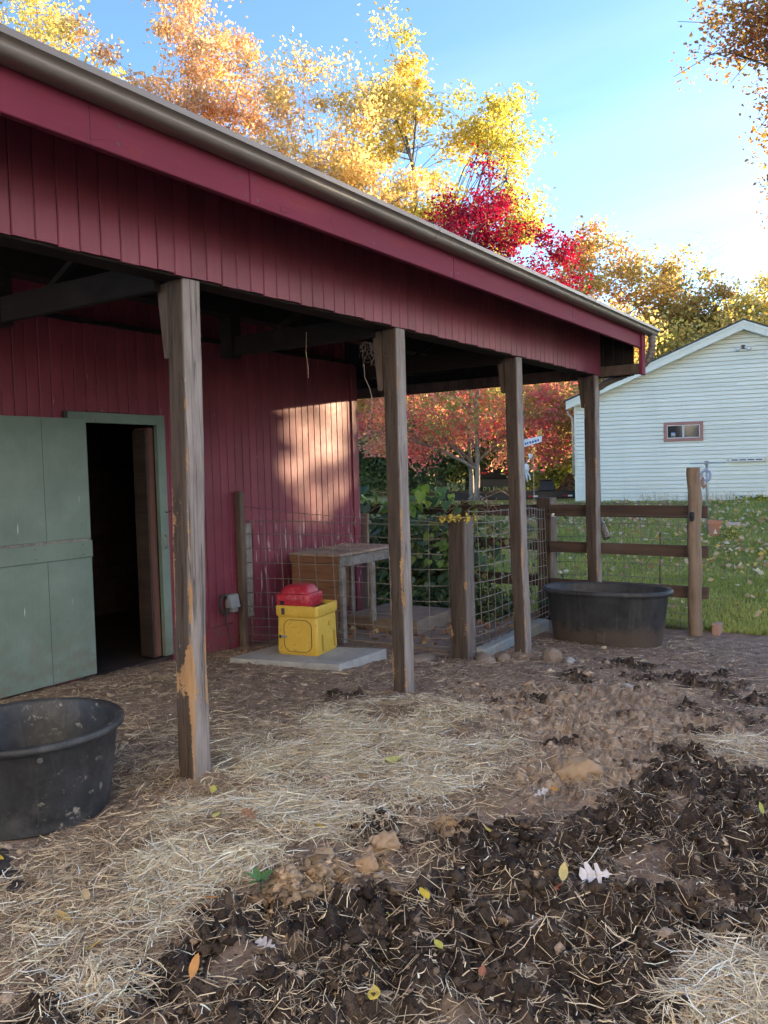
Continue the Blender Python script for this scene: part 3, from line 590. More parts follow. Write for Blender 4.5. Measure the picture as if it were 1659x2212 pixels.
def build_post(bc, tc, z0, z1, w, seed, chew, name='post', mat='post', parent=None, pale_amt=1.0):
    """bc / tc: outer front corner (max x, min y) at the base / top"""
    n = 7; prof = []
    for s_ in range(4):
        for k in range(n):
            t = k/n; a = [(-1, -1), (1, -1), (1, 1), (-1, 1)][s_]; c = [(1, -1), (1, 1), (-1, 1), (-1, -1)][s_]
            prof.append((a[0]+(c[0]-a[0])*t, a[1]+(c[1]-a[1])*t))
    prof = np.array(prof); nr = int((z1-z0)/.035); zs = np.linspace(z0, z1, nr)
    V = []; wear = []; pale = []
    for z in zs:
        t = (z-z0)/(z1-z0); cx = bc[0]+(tc[0]-bc[0])*t-w/2; cy = bc[1]+(tc[1]-bc[1])*t+w/2
        edge = np.minimum(np.abs(np.abs(prof[:, 0])-1), np.abs(np.abs(prof[:, 1])-1)); ed = np.maximum(np.abs(prof[:, 0]), np.abs(prof[:, 1]))
        corner = np.clip(np.abs(prof[:, 0])*np.abs(prof[:, 1]), 0, 1)
        hz = chew*float(np.exp(-((z-z0-0.75)/0.62)**2)) + 0.12
        nn = fbm(prof[:, 0]*1.3+seed, prof[:, 1]*1.3, z*2.3+seed, 4, 1.0); n2 = fbm(prof[:, 0]*2+seed*3, prof[:, 1]*2, z*9, 3, 1.0)
        outer = (prof[:, 0] > 0.3).astype(float)*(prof[:, 1] < 0.9)
        erode = corner**4*(0.05+hz*np.clip(0.35+1.5*nn, 0, 1.2)*0.42*(0.35+0.65*outer))
        shr = 1-erode*0.70+0.030*nn+0.014*n2
        # slow waist / twist of the stick
        cx += 0.010*float(vnoise(np.array([seed*1.7]), np.array([z*1.1]))[0]); cy += 0.008*float(vnoise(np.array([seed*2.9+5]), np.array([z*1.1]))[0])
        V.append(np.stack([cx+prof[:, 0]*w/2*shr, cy+prof[:, 1]*w/2*shr, np.full(len(prof), z)], 1))
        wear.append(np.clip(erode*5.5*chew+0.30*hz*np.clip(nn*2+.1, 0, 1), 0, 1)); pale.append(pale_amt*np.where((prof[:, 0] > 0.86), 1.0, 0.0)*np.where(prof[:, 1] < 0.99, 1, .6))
    V = np.concatenate(V); k = len(prof)
    F = [(i*k+j, i*k+(j+1) % k, (i+1)*k+(j+1) % k, (i+1)*k+j) for i in range(nr-1) for j in range(k)]
    V = np.concatenate([V, [[V[-k:, 0].mean(), V[-k:, 1].mean(), z1]]]); ti = len(V)-1
    F += [((nr-1)*k+j, (nr-1)*k+(j+1) % k, ti, ti) for j in range(0)]
    wear = np.append(np.concatenate(wear), 0); pale = np.append(np.concatenate(pale), 0)
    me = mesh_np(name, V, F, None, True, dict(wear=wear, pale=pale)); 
    bm = bmesh.new(); bm.from_mesh(me); bm.verts.ensure_lookup_table()
    for j in range(k): bm.faces.new((bm.verts[(nr-1)*k+j], bm.verts[(nr-1)*k+(j+1) % k], bm.verts[ti]))
    bmesh.ops.recalc_face_normals(bm, faces=bm.faces); bm.to_mesh(me); bm.free()
    o = obj(name, me, MAT[mat], parent); smooth_angle(o, 38); return o
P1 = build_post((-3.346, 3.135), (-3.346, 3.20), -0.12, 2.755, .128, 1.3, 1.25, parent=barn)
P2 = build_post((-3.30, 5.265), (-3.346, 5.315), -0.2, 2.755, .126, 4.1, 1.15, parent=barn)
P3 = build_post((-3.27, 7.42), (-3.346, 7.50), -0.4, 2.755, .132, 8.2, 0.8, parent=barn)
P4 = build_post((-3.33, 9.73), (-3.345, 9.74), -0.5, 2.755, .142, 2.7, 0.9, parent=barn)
for (y, z0, dx) in ((3.21, 2.34, .0), (5.33, 2.30, 0), (7.52, 2.42, 0), (9.76, 2.38, 0)):
    MB().hexa([(-3.53, y, z0), (-3.482, y, z0), (-3.482, y+.09, z0), (-3.53, y+.09, z0), (-3.57, y, 2.75), (-3.482, y, 2.75), (-3.482, y+.09, 2.75), (-3.57, y+.09, 2.75)]).build('post_scab', MAT['fpost'], barn, bevel=.006)

# ------------------------------------------------------------------ house with pale green siding
def build_house():
    rz = radians(13); base = (-8.55, 23.07, 0.52)
    H = thing('house', 'pale green clapboard house gable with one small rose framed window', 'house', base, rz)
    Wd, xe, ze, xp, zp = 9.0, -0.19, 2.98, 4.46, 4.86; s = (zp-ze)/(xp-xe)      # roof line
    top = lambda x: zp-s*abs(x-xp)
    core = MB(); core.prism([(0, .05, -0.2), (Wd-.08, .05, -0.2), (Wd-.08, .05, top(Wd)-.12), (xp, .05, zp-.12), (0, .05, top(0)-.12)], (0, 4.3, 0)); core.build('wall', MAT['siding'], H)
    sid = MB().box(0, Wd-.08, .012, .049, -0.2, 0.10).build('foundation', MAT['siding'], H)
    e = 0.1135; z = 0.10; i = 0
    sg = MB().box(-.002, .06, -.012, .05, 0.10, top(0)-.2).build('siding', MAT['siding'], H)
    R_ = random.Random(3)
    def clap(x0, x1, z, zt):
        # tapered board: proud at its lower edge
        lim = lambda zz: max(0.062, xp-(zp-.14-zz)/s)
        a0 = max(x0, lim(z)) ; a1 = max(x0, lim(zt)); b0 = min(x1, 2*xp-lim(z)); b1 = min(x1, 2*xp-lim(zt))
        if b0-a0 < .05: return
        if b1 < a1: a1 = b1 = (a1+b1)/2
        z += .010
        MB().hexa([(a0, -.022, z), (b0, -.022, z), (b0, .048, z), (a0, .048, z), (a1, -.002, zt), (b1, -.002, zt), (b1, .048, zt), (a1, .048, zt)]).build('clapboard', MAT['siding'], sg)
    while z < zp-.2:
        if R_.random() < .55:
            xs = R_.uniform(1.0, 7.5); clap(.062, xs-.0015, z, z+e-.001); clap(xs+.0015, Wd-.08, z, z+e-.001)
        else: clap(.062, Wd-.08, z, z+e-.001)
        z += e; i += 1
    # roof, rake boards
    for sg_, nm in ((1, 'roof'), (-1, 'roof')):
        f = lambda x: (x if sg_ > 0 else 2*xp-x)
        MB().prism([(f(xe-.06), -.30, top(xe)-.02), (f(xe-.06), -.30, top(xe)+.02), (f(xp), -.30, zp+.045), (f(xp), -.30, zp)], (0, 4.9, 0)).build('roof', MAT['shingle'], H)
        rk = MB().prism([(f(xe), -.28, top(xe)-.24), (f(xe), -.28, top(xe)-.012), (f(xp), -.28, zp-.002), (f(xp), -.28, zp-.235)], (0, .03, 0)).build('rake_board', MAT['siding'], H)
        MB().prism([(f(xe), -.30, top(xe)-.075), (f(xe), -.30, top(xe)-.014), (f(xp), -.30, zp-.004), (f(xp), -.30, zp-.066)], (0, .018, 0)).build('rake_trim', MAT['siding'], rk)
        MB().prism([(f(xe), -.25, top(xe)-.03), (f(xe), -.25, top(xe)-.012), (f(xp), -.25, zp-.004), (f(xp), -.25, zp-.022)], (0, .24, 0)).build('soffit', MAT['siding'], H)
    # window
    x0, x1, z0, z1 = 2.43, 3.45, 1.74, 2.27
    w = MB().box(x0-.0, x1, -.045, -.02, z0, z0+.085); w.box(x0, x1, -.045, -.02, z1-.085, z1); w.box(x0, x0+.085, -.045, -.02, z0+.085, z1-.085); w.box(x1-.085, x1, -.045, -.02, z0+.085, z1-.085)
    wf = w.build('window', MAT['winframe'], H)
    xm = (x0+x1)/2
    sh = MB()
    for (a, b) in ((x0+.086, xm-.004), (xm+.004, x1-.086)):
        sh.box(a, b, -.036, -.022, z0+.086, z0+.104); sh.box(a, b, -.036, -.022, z1-.104, z1-.086); sh.box(a, a+.018, -.036, -.022, z0+.104, z1-.104); sh.box(b-.018, b, -.036, -.022, z0+.104, z1-.104)
        MB().box(a+.018, b-.018, -.030, -.024, z0+.104, z1-.104).build('pane', MAT['glass'], wf)
    sh.build('sash', MAT['white'], wf)
    MB().box(x0+.085, x1-.085, -.0235, -.019, z0+.085, z1-.085).build('pane_backing', MAT['black'], wf)
    jar = MB().lathe([(.001, z0+.105), (.06, z0+.105), (.06, z0+.25), (.001, z0+.25)], x0+.25, -.034, 12, 1, .15).build('jar', MAT['steel'], wf, smooth=True)
    # floodlights under the peak
    fl = MB().box(xp-.05, xp+.05, -.05, -.02, 4.14, 4.24).build('floodlight', MAT['black'], H, bevel=.01)
    for sx in (-1, 1):
        MB().tube([(xp+sx*.04, -.06, 4.18), (xp+sx*.11, -.10, 4.15), (xp+sx*.15, -.17, 4.11)], [.02, .035, .055], 10).build('lamp_head', MAT['white'], fl, smooth=True)
    # long white wall box with dark slots
    b = MB().box(4.10, 4.96, -.12, -.02, 1.13, 1.21).build('clothes_airer', MAT['white'], H, bevel=.01)
    for k in range(4): MB().box(4.15+k*.20, 4.31+k*.20, -.125, -.121, 1.17, 1.20).build('slot', MAT['black'], b)
    for x in (4.06, 4.97): MB().box(x, x+.03, -.10, -.02, 1.14, 1.24).build('bracket', MAT['steel'], b)
    # corner downspout
    MB().tube([(-.17, -.12, 2.72), (-.15, -.08, 2.62), (-.06, -.04, 2.52), (-.045, -.04, 2.3), (-.045, -.04, 0.9)], .03, 8).build('downspout', MAT['beige'], H, smooth=True)
    return H
house = build_house()

# ------------------------------------------------------------------ fences round the little pen
def sag_tube(a, b, r, seed, wob=.006, n=8, seg=4):
    R_ = random.Random(seed); a = Vector(a); b = Vector(b); pts = []
    for i in range(n+1):
        t = i/n; p = a.lerp(b, t)
        if 0 < i < n: p += Vector((R_.uniform(-wob, wob), R_.uniform(-wob, wob), R_.uniform(-wob, wob)))
        pts.append(p)
    return pts
def wire_panel(name, label, pts, zs, dx, seed, r=.0042, lean=0.0):
    """welded wire between ground points pts (polyline), wires at heights zs above the ground"""
    P = [Vector(p) for p in pts]; L = [0]
    for i in range(len(P)-1): L.append(L[-1]+(P[i+1]-P[i]).length)
    def at(d):
        for i in range(len(P)-1):
            if d <= L[i+1]+1e-6: return P[i].lerp(P[i+1], (d-L[i])/(L[i+1]-L[i]))
        return P[-1]
    b = MB(); R_ = random.Random(seed); n = int(L[-1]/dx)
    top = zs[-1]
    off = lambda d, z: Vector((0.02*sin(d*2.1+seed)*z, 0.03*sin(d*1.7+seed)*z, 0.012*sin(d*2.6+seed*2)))
    for k in range(n+1):
        d = min(k*dx+.03, L[-1]); p = at(d); prev = []
        for j in range(7):
            z = zs[0]-.04+(top-zs[0]+.06)*j/6; prev.append(p+Vector((R_.uniform(-.004, .004), R_.uniform(-.004, .004), z))+off(d, z))
        b.tube(prev, r, 4)
    for z in zs:
        line = []
        m = max(6, int(L[-1]/.25))
        for j in range(m+1):
            d = L[-1]*j/m; line.append(at(d)+Vector((R_.uniform(-.003, .003), R_.uniform(-.003, .003), z+R_.uniform(-.005, .005)))+off(d, z)+Vector((0.0, -2*r, 0)))
        b.tube(line, r, 4)
    o = b.build(name, MAT['wire'], smooth=True); tag(o, label, 'wire fence', 'welded wire panels of the pen'); return o
ZS = [0.06, 0.13, 0.21, 0.30, 0.42, 0.57, 0.72, 0.88, 1.03, 1.18, 1.31]
wire_panel('wire_panel', 'rusty wire mesh panel running from the red wall behind the yellow waterer', [(-5.93, 6.42, -.10), (-4.9, 6.72, -.13), (-3.86, 7.02, -.15)], ZS, .19, 3)
wire_panel('wire_panel', 'wire mesh panel standing on the concrete kerb behind the third porch post', [(-3.66, 7.10, -.13), (-3.80, 8.5, -.20), (-4.06, 9.95, -.27)], ZS+[1.42], .19, 5, r=.0044)
wire_panel('wire_panel', 'wire mesh panel in front of the brown rails behind the oval tank', [(-3.98, 10.02, -.28), (-3.1, 10.02, -.28), (-2.28, 10.0, -.28)], [0.05, .12, .2, .3, .44, .60, .76, .92, 1.08, 1.24, 1.49], .215, 9)
o = MB().tube([(-5.93, 6.40, 1.36), (-5.4, 6.55, 1.29), (-4.9, 6.70, 1.245), (-4.4, 6.85, 1.22), (-3.85, 7.0, 1.17)], .0035, 5).build('fence_wire', MAT['wire'], smooth=True)
tag(o, 'single slack wire strung above the mesh from wall post to short post', 'wire')
def square_post(name, label, x, y, z0, z1, w, seed, mat='fpost', rot=0, chamf=.012, group='square fence posts of the pen'):
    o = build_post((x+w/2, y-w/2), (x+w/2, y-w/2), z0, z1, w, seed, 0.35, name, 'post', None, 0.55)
    tag(o, label, 'fence post', group); return o
square_post('fence_post', 'short square brown post between the two wire panels, beside the third porch post', -3.76, 7.06, -.3, 1.225, .185, 5.5)
square_post('fence_post', 'square brown corner post with pale flecks between the third and last porch posts', -4.12, 10.06, -.5, 1.285, .20, 6.5)
wp = world_thing('fence_post', 'narrow weathered post with a batten fixed to the red wall', 'fence post', (-5.97, 6.40, -.1), 'square fence posts of the pen')
MB().box(-6.03, -5.95, 6.36, 6.43, -.2, 1.52).build('post', MAT['fpost'], wp, bevel=.008)
MB().box(-5.985, -5.955, 6.432, 6.53, 0.20, 1.18).build('batten', MAT['greywood'], wp, bevel=.008)
bp = square_post('fence_post', 'dark square post hidden in the vine behind the pen', -5.35, 10.24, -.5, 1.25, .13, 7.5)
def round_post():
    b = MB(); pts = []; rr = []
    for i in range(26):
        z = -.5+2.13*i/25; pts.append((-2.235+.008*sin(i*.7), 9.80+.006*cos(i*.9), z)); rr.append(.077-.003*i/25+.0025*sin(i*1.9))
    b.tube(pts, rr, 20); o = b.build('round_fence_post', MAT['rpost']); smooth_angle(o, 50)
    tag(o, 'tan round wooden post at the right end of the brown rails', 'fence post')
    t = world_thing('insulator', 'small black wire insulator screwed to the tan round post', 'insulator', (-2.24, 9.715, 1.08))
    MB().box(-2.265, -2.215, 9.69, 9.728, 1.03, 1.13).build('body', MAT['black'], t, bevel=.008); MB().tube([(-2.24, 9.70, 1.10), (-2.24, 9.65, 1.09)], .014, 8).build('knob', MAT['black'], t, smooth=True)
    o = MB().tube([(-2.24, 9.66, 1.09), (-2.6, 9.80, 1.075), (-3.2, 9.9, 1.08), (-4.02, 9.94, 1.085)], .0028, 4).build('fence_wire', MAT['wire']); tag(o, 'thin electric wire running from the black insulator to the white one', 'wire')
    t = world_thing('insulator', 'small white wire insulator on the flecked corner post', 'insulator', (-3.98, 9.94, 1.08))
    MB().tube([(-4.03, 9.955, 1.08), (-3.99, 9.93, 1.08), (-3.94, 9.91, 1.075)], [.02, .034, .03], 10).build('body', MAT['white'], t, smooth=True); MB().tube([(-4.05, 9.96, 1.08), (-4.03, 9.955, 1.08)], .012, 8).build('screw', MAT['steel'], t)
round_post()
def rails():
    A = world_thing('rail_fence', 'three brown rails between the flecked corner post and the tan round post', 'fence', (-3.1, 10.0, -.28), 'brown rail fences')
    for z0, z1 in ((1.06, 1.205), (.61, .745), (.135, .275)):
        R_ = random.Random(int(z0*100)); b = MB(); n = 8
        for i in range(n):
            xa, xb = -4.05+1.98*i/n, -4.05+1.98*(i+1)/n
            b.box(xa, xb, 9.955+.0, 9.985, z0, z1) if False else None
        MB().hexa([(-4.02, 9.895+.0, z0), (-2.11, 9.885, z0-.01), (-2.11, 9.925, z0-.01), (-4.02, 9.935, z0), (-4.02, 9.895, z1), (-2.11, 9.885, z1-.012), (-2.11, 9.925, z1-.012), (-4.02, 9.935, z1)]).build('rail', MAT['rail'], A, bevel=.006)
    Bf = world_thing('rail_fence', 'brown rails overgrown by the vine at the back of the pen', 'fence', (-5.6, 10.2, -.28), 'brown rail fences')
    for z0, z1 in ((1.04, 1.19), (.60, .745), (.13, .28)):
        MB().hexa([(-7.6, 10.16, z0+.02), (-4.21, 10.14, z0), (-4.21, 10.18, z0), (-7.6, 10.20, z0+.02), (-7.6, 10.16, z1+.02), (-4.21, 10.14, z1), (-4.21, 10.18, z1), (-7.6, 10.20, z1+.02)]).build('rail', MAT['rail'], Bf, bevel=.006)
rails()
o = MB().box(-3.71, -3.58, 7.18, 9.2, -.40, -.045)
o = MB().hexa([(-3.72, 7.17, -.45), (-3.58, 7.17, -.45), (-3.80, 9.3, -.5), (-3.94, 9.3, -.5), (-3.72, 7.17, -.06), (-3.58, 7.17, -.06), (-3.80, 9.3, -.13), (-3.94, 9.3, -.13)]).build('kerb', MAT['curb'], bevel=.012)
tag(o, 'pale concrete kerb at the foot of the wire panel behind the third post', 'kerb')
# raised paving inside the pen
o = MB().hexa([(-5.95, 7.25, -.4), (-4.0, 7.25, -.4), (-4.2, 9.9, -.4), (-6.0, 9.9, -.4), (-5.95, 7.25, -.115), (-4.0, 7.25, -.125), (-4.2, 9.9, -.17), (-6.0, 9.9, -.16)]).build('paving', MAT['stone'], bevel=.01); tag(o, kind='structure')
o = MB().box(-5.75, -4.75, 7.85, 8.75, -.16, 0.015).build('stone_step', MAT['stone'], bevel=.012); tag(o, 'worn stone step under the far legs of the wooden bench', 'step')

# ------------------------------------------------------------------ things by the wall
def waterer():
    pad = MB().hexa([(-5.52, 5.68, -.16), (-4.42, 5.93, -.16), (-4.40, 6.68, -.16), (-5.50, 6.33, -.16), (-5.52, 5.68, -.03), (-4.42, 5.93, -.03), (-4.40, 6.68, -.03), (-5.50, 6.33, -.03)])
    o = pad.build('concrete_pad', MAT['concrete'], bevel=.01, seg=2); tag(o, 'flat concrete pad under the yellow waterer', 'slab')
    ang = radians(10); W = thing('livestock_waterer', 'yellow plastic livestock waterer with red lid on the concrete pad', 'waterer', (-5.215, 6.015, -.03), ang)
    w, d, h = .44, .42, .47
    def shell(prof):   # rounded-square rings: (half-size inset, z)
        v = []; f = []; n = 0; seg = 6
        for (ins, z, r) in prof:
            ring = []
            for (cx, cy, a0) in ((w-ins-r, ins+r, -90), (w-ins-r, d-ins-r, 0), (ins+r, d-ins-r, 90), (ins+r, ins+r, 180)):
                for k in range(seg+1):
                    q = radians(a0+90*k/seg); ring.append((cx+r*cos(q), cy+r*sin(q), z))
            v += ring; n = len(ring)
        for i in range(len(prof)-1):
            for k in range(n): f.append((i*n+k, i*n+(k+1) % n, (i+1)*n+(k+1) % n, (i+1)*n+k))
        f.append(tuple(range(n-1, -1, -1))); f.append(tuple((len(prof)-1)*n+k for k in range(n)))
        return v, f
    b = MB(); b.add(*shell([(.012, 0, .03), (.004, .012, .03), (.0, .05, .03), (.006, .345, .03), (.008, .355, .03), (-.004, .372, .03), (-.008, .385, .03), (-.009, .455, .03), (-.005, .468, .026), (.004, .470, .02), (.02, .466, .018), (.03, .40, .015)]))
    body = b.build('body', MAT['yellow'], W); smooth_angle(body, 35)
    # access door: rounded oval groove with a slightly recessed panel, latch
    def oval(x0, x1, z0, z1, r, y, n=10):
        pts = []
        for (cx, cz, a0) in ((x1-r, z0+r, -90), (x1-r, z1-r, 0), (x0+r, z1-r, 90), (x0+r, z0+r, 180)):
            for k in range(n+1): q = radians(a0+90*k/n); pts.append((cx+r*cos(q), y, cz+r*sin(q)))
        return pts
    dp = MB().prism(oval(.085, .375, .035, .335, .075, -.002), (0, .02, 0)).build('access_panel', MAT['yellow'], W)
    ring = oval(.083, .377, .033, .337, .077, -.0015); ring.append(ring[0])
    MB().tube(ring, .0035, 5, False).build('panel_groove', MAT['black'], W)
    lt = MB().box(.045, .115, -.012, -.003, .165, .185).build('latch', MAT['steel'], W, bevel=.003); MB().box(.035, .055, -.016, -.0125, .16, .19).build('latch_knob', MAT['black'], lt)
    MB().box(.065, .10, -.0115, -.0092, .385, .445).build('vent_slot', MAT['blackcord'], W)
    # side slots
    for y in (.085, .33): MB().box(w-.006, w+.0025, y, y+.03, .03, .19).build('side_slot', plastic('amber_slot', (0.36, .20, .02), (.42, .24, .03)), W, bevel=.004)
    MB().tube([(w-.01, .26, .275), (w+.003, .26, .275)], .026, 14).build('side_plug', MAT['yellow'], W)
    MB().box(.03, w-.03, .03, d-.03, .405, .44).build('water_trough', MAT['black'], W)
    # red float cover
    rb = MB(); rb.v = []; rb.f = []
    v = []; f = []; seg = 6; rings = []
    for (x0, x1, y0, y1, z, r) in ((-.01, .335, .02, .33, .45, .05), (-.018, .345, .012, .338, .49, .05), (-.022, .350, .01, .340, .565, .05), (-.016, .344, .016, .334, .575, .05), (.01, .32, .04, .31, .578, .05), (.022, .305, .05, .30, .61, .05), (.05, .285, .07, .28, .645, .05), (.09, .26, .10, .25, .655, .04)):
        ring = []
        for (cx, cy, a0) in ((x1-r, y0+r, -90), (x1-r, y1-r, 0), (x0+r, y1-r, 90), (x0+r, y0+r, 180)):
            for k in range(seg+1): q = radians(a0+90*k/seg); ring.append((cx+r*cos(q), cy+r*sin(q), z+(.02*(cx-.16) if z > .57 else 0)))
        rings.append(ring)
    n = len(rings[0]); v = sum(rings, [])
    for i in range(len(rings)-1):
        for k in range(n): f.append((i*n+k, i*n+(k+1) % n, (i+1)*n+(k+1) % n, (i+1)*n+k))
    f.append(tuple((len(rings)-1)*n+k for k in range(n))); f.append(tuple(range(n-1, -1, -1)))
    lid = MB().add(v, f).build('lid', MAT['redplastic'], W); smooth_angle(lid, 40)
    lid['label'] = 'dusty red float cover sitting on top'
    MB().box(.045, .085, .006, .0098, .475, .512).build('lid_slot', MAT['black'], lid)
    MB().box(.03, .09, .004, .0095, .555, .575).build('lid_clip', MAT['redplastic'], lid, bevel=.003)
waterer()
def bench():
    B = world_thing('wooden_bench', 'old wooden bench with an orange brown end panel and dusty grey top', 'bench', (-5.4, 7.6, -.12))
    MB().hexa([(-5.86, 7.0, .795), (-5.18, 7.02, .795), (-5.18, 8.15, .80), (-5.86, 8.15, .80), (-5.86, 7.0, .825), (-5.18, 7.02, .825), (-5.18, 8.15, .83), (-5.86, 8.15, .83)]).build('top', MAT['ply'], B, bevel=.005)
    MB().box(-5.85, -5.24, 7.03, 7.055, -.13, .72).build('end_panel', MAT['bench'], B, bevel=.004)
    MB().box(-5.86, -5.20, 7.01, 7.045, .724, .793).build('apron', MAT['bench'], B, bevel=.004)
    MB().box(-5.238, -5.20, 7.05, 8.13, .68, .793).build('side_rail', MAT['greywood'], B, bevel=.006)
    for (x, y, z0) in ((-5.235, 7.056, -.13), (-5.235, 7.62, .015), (-5.235, 8.05, .015), (-5.83, 8.05, .015)):
        MB().box(x, x+.05, y, y+.07, z0, .678).build('leg', MAT['greywood'], B, bevel=.006)
    MB().box(-5.85, -5.80, 7.06, 8.04, .1, .70).build('back_panel', MAT['bench'], B, bevel=.004)
    R_ = random.Random(5); b = MB()
    for i in range(14):
        x, y = R_.uniform(-5.75, -5.45), R_.uniform(7.3, 7.9); a = R_.uniform(0, 6.3); l = R_.uniform(.06, .15)
        b.tube([(x, y, .83), (x+cos(a)*l*.5, y+sin(a)*l*.5, .86), (x+cos(a)*l, y+sin(a)*l, .84)], .003, 4)
    o = b.build('dry_twigs', MAT['pole']); tag(o, 'small tangle of dry twigs lying on the wooden bench', 'twigs', kind='stuff')
    p = MB().hexa([(-6.47, 8.95, -.15), (-6.06, 8.78, -.15), (-6.05, 8.80, -.15), (-6.46, 8.97, -.15), (-6.49, 9.02, 1.13), (-6.07, 8.85, 1.14), (-6.06, 8.87, 1.14), (-6.48, 9.04, 1.13)]).build('plywood_sheet', MAT['ply'], bevel=.003)
    tag(p, 'weathered plywood sheet standing at the barn corner behind the bench', 'plywood')
bench()
def outlet():
    T = world_thing('outdoor_outlet', 'grey outdoor power box with a coiled dark cord on the red wall', 'outlet box', (-6.0, 6.2, .39))
    MB().hexa([(WX+.02, 6.17, .33), (WX+.12, 6.17, .33), (WX+.12, 6.30, .33), (WX+.02, 6.30, .33), (WX+.02, 6.17, .47), (WX+.09, 6.17, .47), (WX+.09, 6.30, .47), (WX+.02, 6.30, .47)]).build('box', MAT['grey'], T, bevel=.012, seg=2)
    MB().box(WX+.03, WX+.10, 6.21, 6.28, .285, .329).build('flap', MAT['grey'], T, bevel=.006)
    b = MB(); R_ = random.Random(2)
    for k in range(9):
        r = .085+R_.uniform(-.012, .012); ox = R_.uniform(.015, .06); pts = [(WX+ox, 6.135+r*.62*cos(q*2*pi/24)+R_.uniform(-.002, .002), .375+r*1.15*sin(q*2*pi/24)) for q in range(25)]
        b.tube(pts, .0055, 6, False)
    b.build('cord_coil', MAT['blackcord'], T, smooth=True)
    MB().tube([(WX+.04, 6.16, .29), (WX+.03, 6.17, .2), (WX+.028, 6.20, .1), (WX+.04, 6.21, 0.0), (WX+.05, 6.20, -.12)], .006, 6).build('cord', MAT['blackcord'], T, smooth=True)
outlet()

# ------------------------------------------------------------------ the two stock tanks
def tanks():
    t = thing('round_stock_tub', 'round black rubber tub cut by the left edge of the picture', 'stock tank', (-3.88, 2.52, -.01))
    def tub(hx, hy, taper, h, straight=0.0, seg=72, wall=.012, name='body', mat='rubber'):
        # plan: stadium / ellipse; profile in z
        prof = [(0.0, 0.02, -1), (taper-.06, .004, 0), (taper-.02, .012, 0), (taper, .04, 0)]
        outer = [(taper-.05, .0), (taper-.012, .01), (taper, .045), (taper+(1-taper)*.30, h*.33), (taper+(1-taper)*.31, h*.333), (taper+(1-taper)*.66, h*.70), (taper+(1-taper)*.68, h*.703), (taper+(1-taper)*.88, h*.905), (.995, h*.915), (1.055, h*.918), (1.068, h*.93), (1.070, h*.955), (1.062, h*.985), (1.045, h), (1.005, h), (.985, h*.99), (.965, h*.96), (taper-.03, .05), (taper-.2, .035)]
        v = []; f = []
        for (s_, z) in outer:
            for k in range(seg):
                q = 2*pi*k/seg; cx = cos(q); cy = sin(q)
                # squared-off ellipse
                p = 2.35 if straight else 2.0
                r = (abs(cx)**p+abs(cy)**p)**(-1/p)
                x = hx*s_*r*cx; y = hy*s_*r*cy
                if straight: x += 0
                v.append((x, y, z))
        n = len(outer)
        for i in range(n-1):
            for k in range(seg): f.append((i*seg+k, i*seg+(k+1) % seg, (i+1)*seg+(k+1) % seg, (i+1)*seg+k))
        f.append(tuple((n-1)*seg+k for k in range(seg))); f.append(tuple(range(seg-1, -1, -1)))
        return MB().add(v, f)
    o = tub(.44, .44, .87, .465).build('body', MAT['rubber'], t); smooth_angle(o, 45)
    MB().tube([(.44*cos(radians(-28))*.998, .44*sin(radians(-28))*.998, .39), (.44*cos(radians(-28))*1.03, .44*sin(radians(-28))*1.03, .395)], .014, 8).build('rim_lug', MAT['rubber'], t)
    q = radians(-30); MB().tube([(.44*cos(q)*.885, .44*sin(q)*.885, .05), (.44*cos(q)*.97, .44*sin(q)*.97, .39)], .003, 5).build('mould_seam', MAT['rubber'], t)
    t2 = thing('oval_stock_tank', 'long oval black rubber tank in front of the rail fence', 'stock tank', (-2.95, 8.86, -.245), radians(4))
    o = tub(.655, .37, .89, .60, 1).build('body', MAT['mudrubber'], t2); smooth_angle(o, 45)
    MB().tube([(.02, -.325, .11), (.02, -.365, .11)], .03, 12).build('drain_plug', MAT['mudrubber'], t2); MB().box(-.03, .07, -.352, -.335, .05, .17).build('drain_boss', MAT['mudrubber'], t2, bevel=.012)
tanks()
#@@VEG
# ------------------------------------------------------------------ trees
def leaf_cards(C0, size, R_, flat_=0.0, aspect=0.62):
    """C0 (n,3) centres -> verts, faces of folded two-triangle leaves"""
    n = len(C0)
    a = R_.normal(size=(n, 3)); a[:, 2] *= (1-flat_); a /= np.linalg.norm(a, axis=1)[:, None]
    b = R_.normal(size=(n, 3)); b -= a*(a*b).sum(1)[:, None]; b /= np.linalg.norm(b, axis=1)[:, None]
    c = np.cross(a, b); s = size[:, None]
    base = C0-a*s*0.5; tip = C0+a*s*0.5; l = C0+b*s*aspect*0.5+c*s*0.14; r = C0-b*s*aspect*0.5+c*s*0.14
    V = np.stack([base, l, tip, r], 1).reshape(-1, 3)
    i = np.arange(n)*4
    F = np.concatenate([np.stack([i, i+1, i+2], 1), np.stack([i, i+2, i+3], 1)], 0)
    return V, F
def pal(R_, cols, n, wts=None):
    cols = np.array(cols); k = R_.choice(len(cols), n, p=wts); return cols[k]
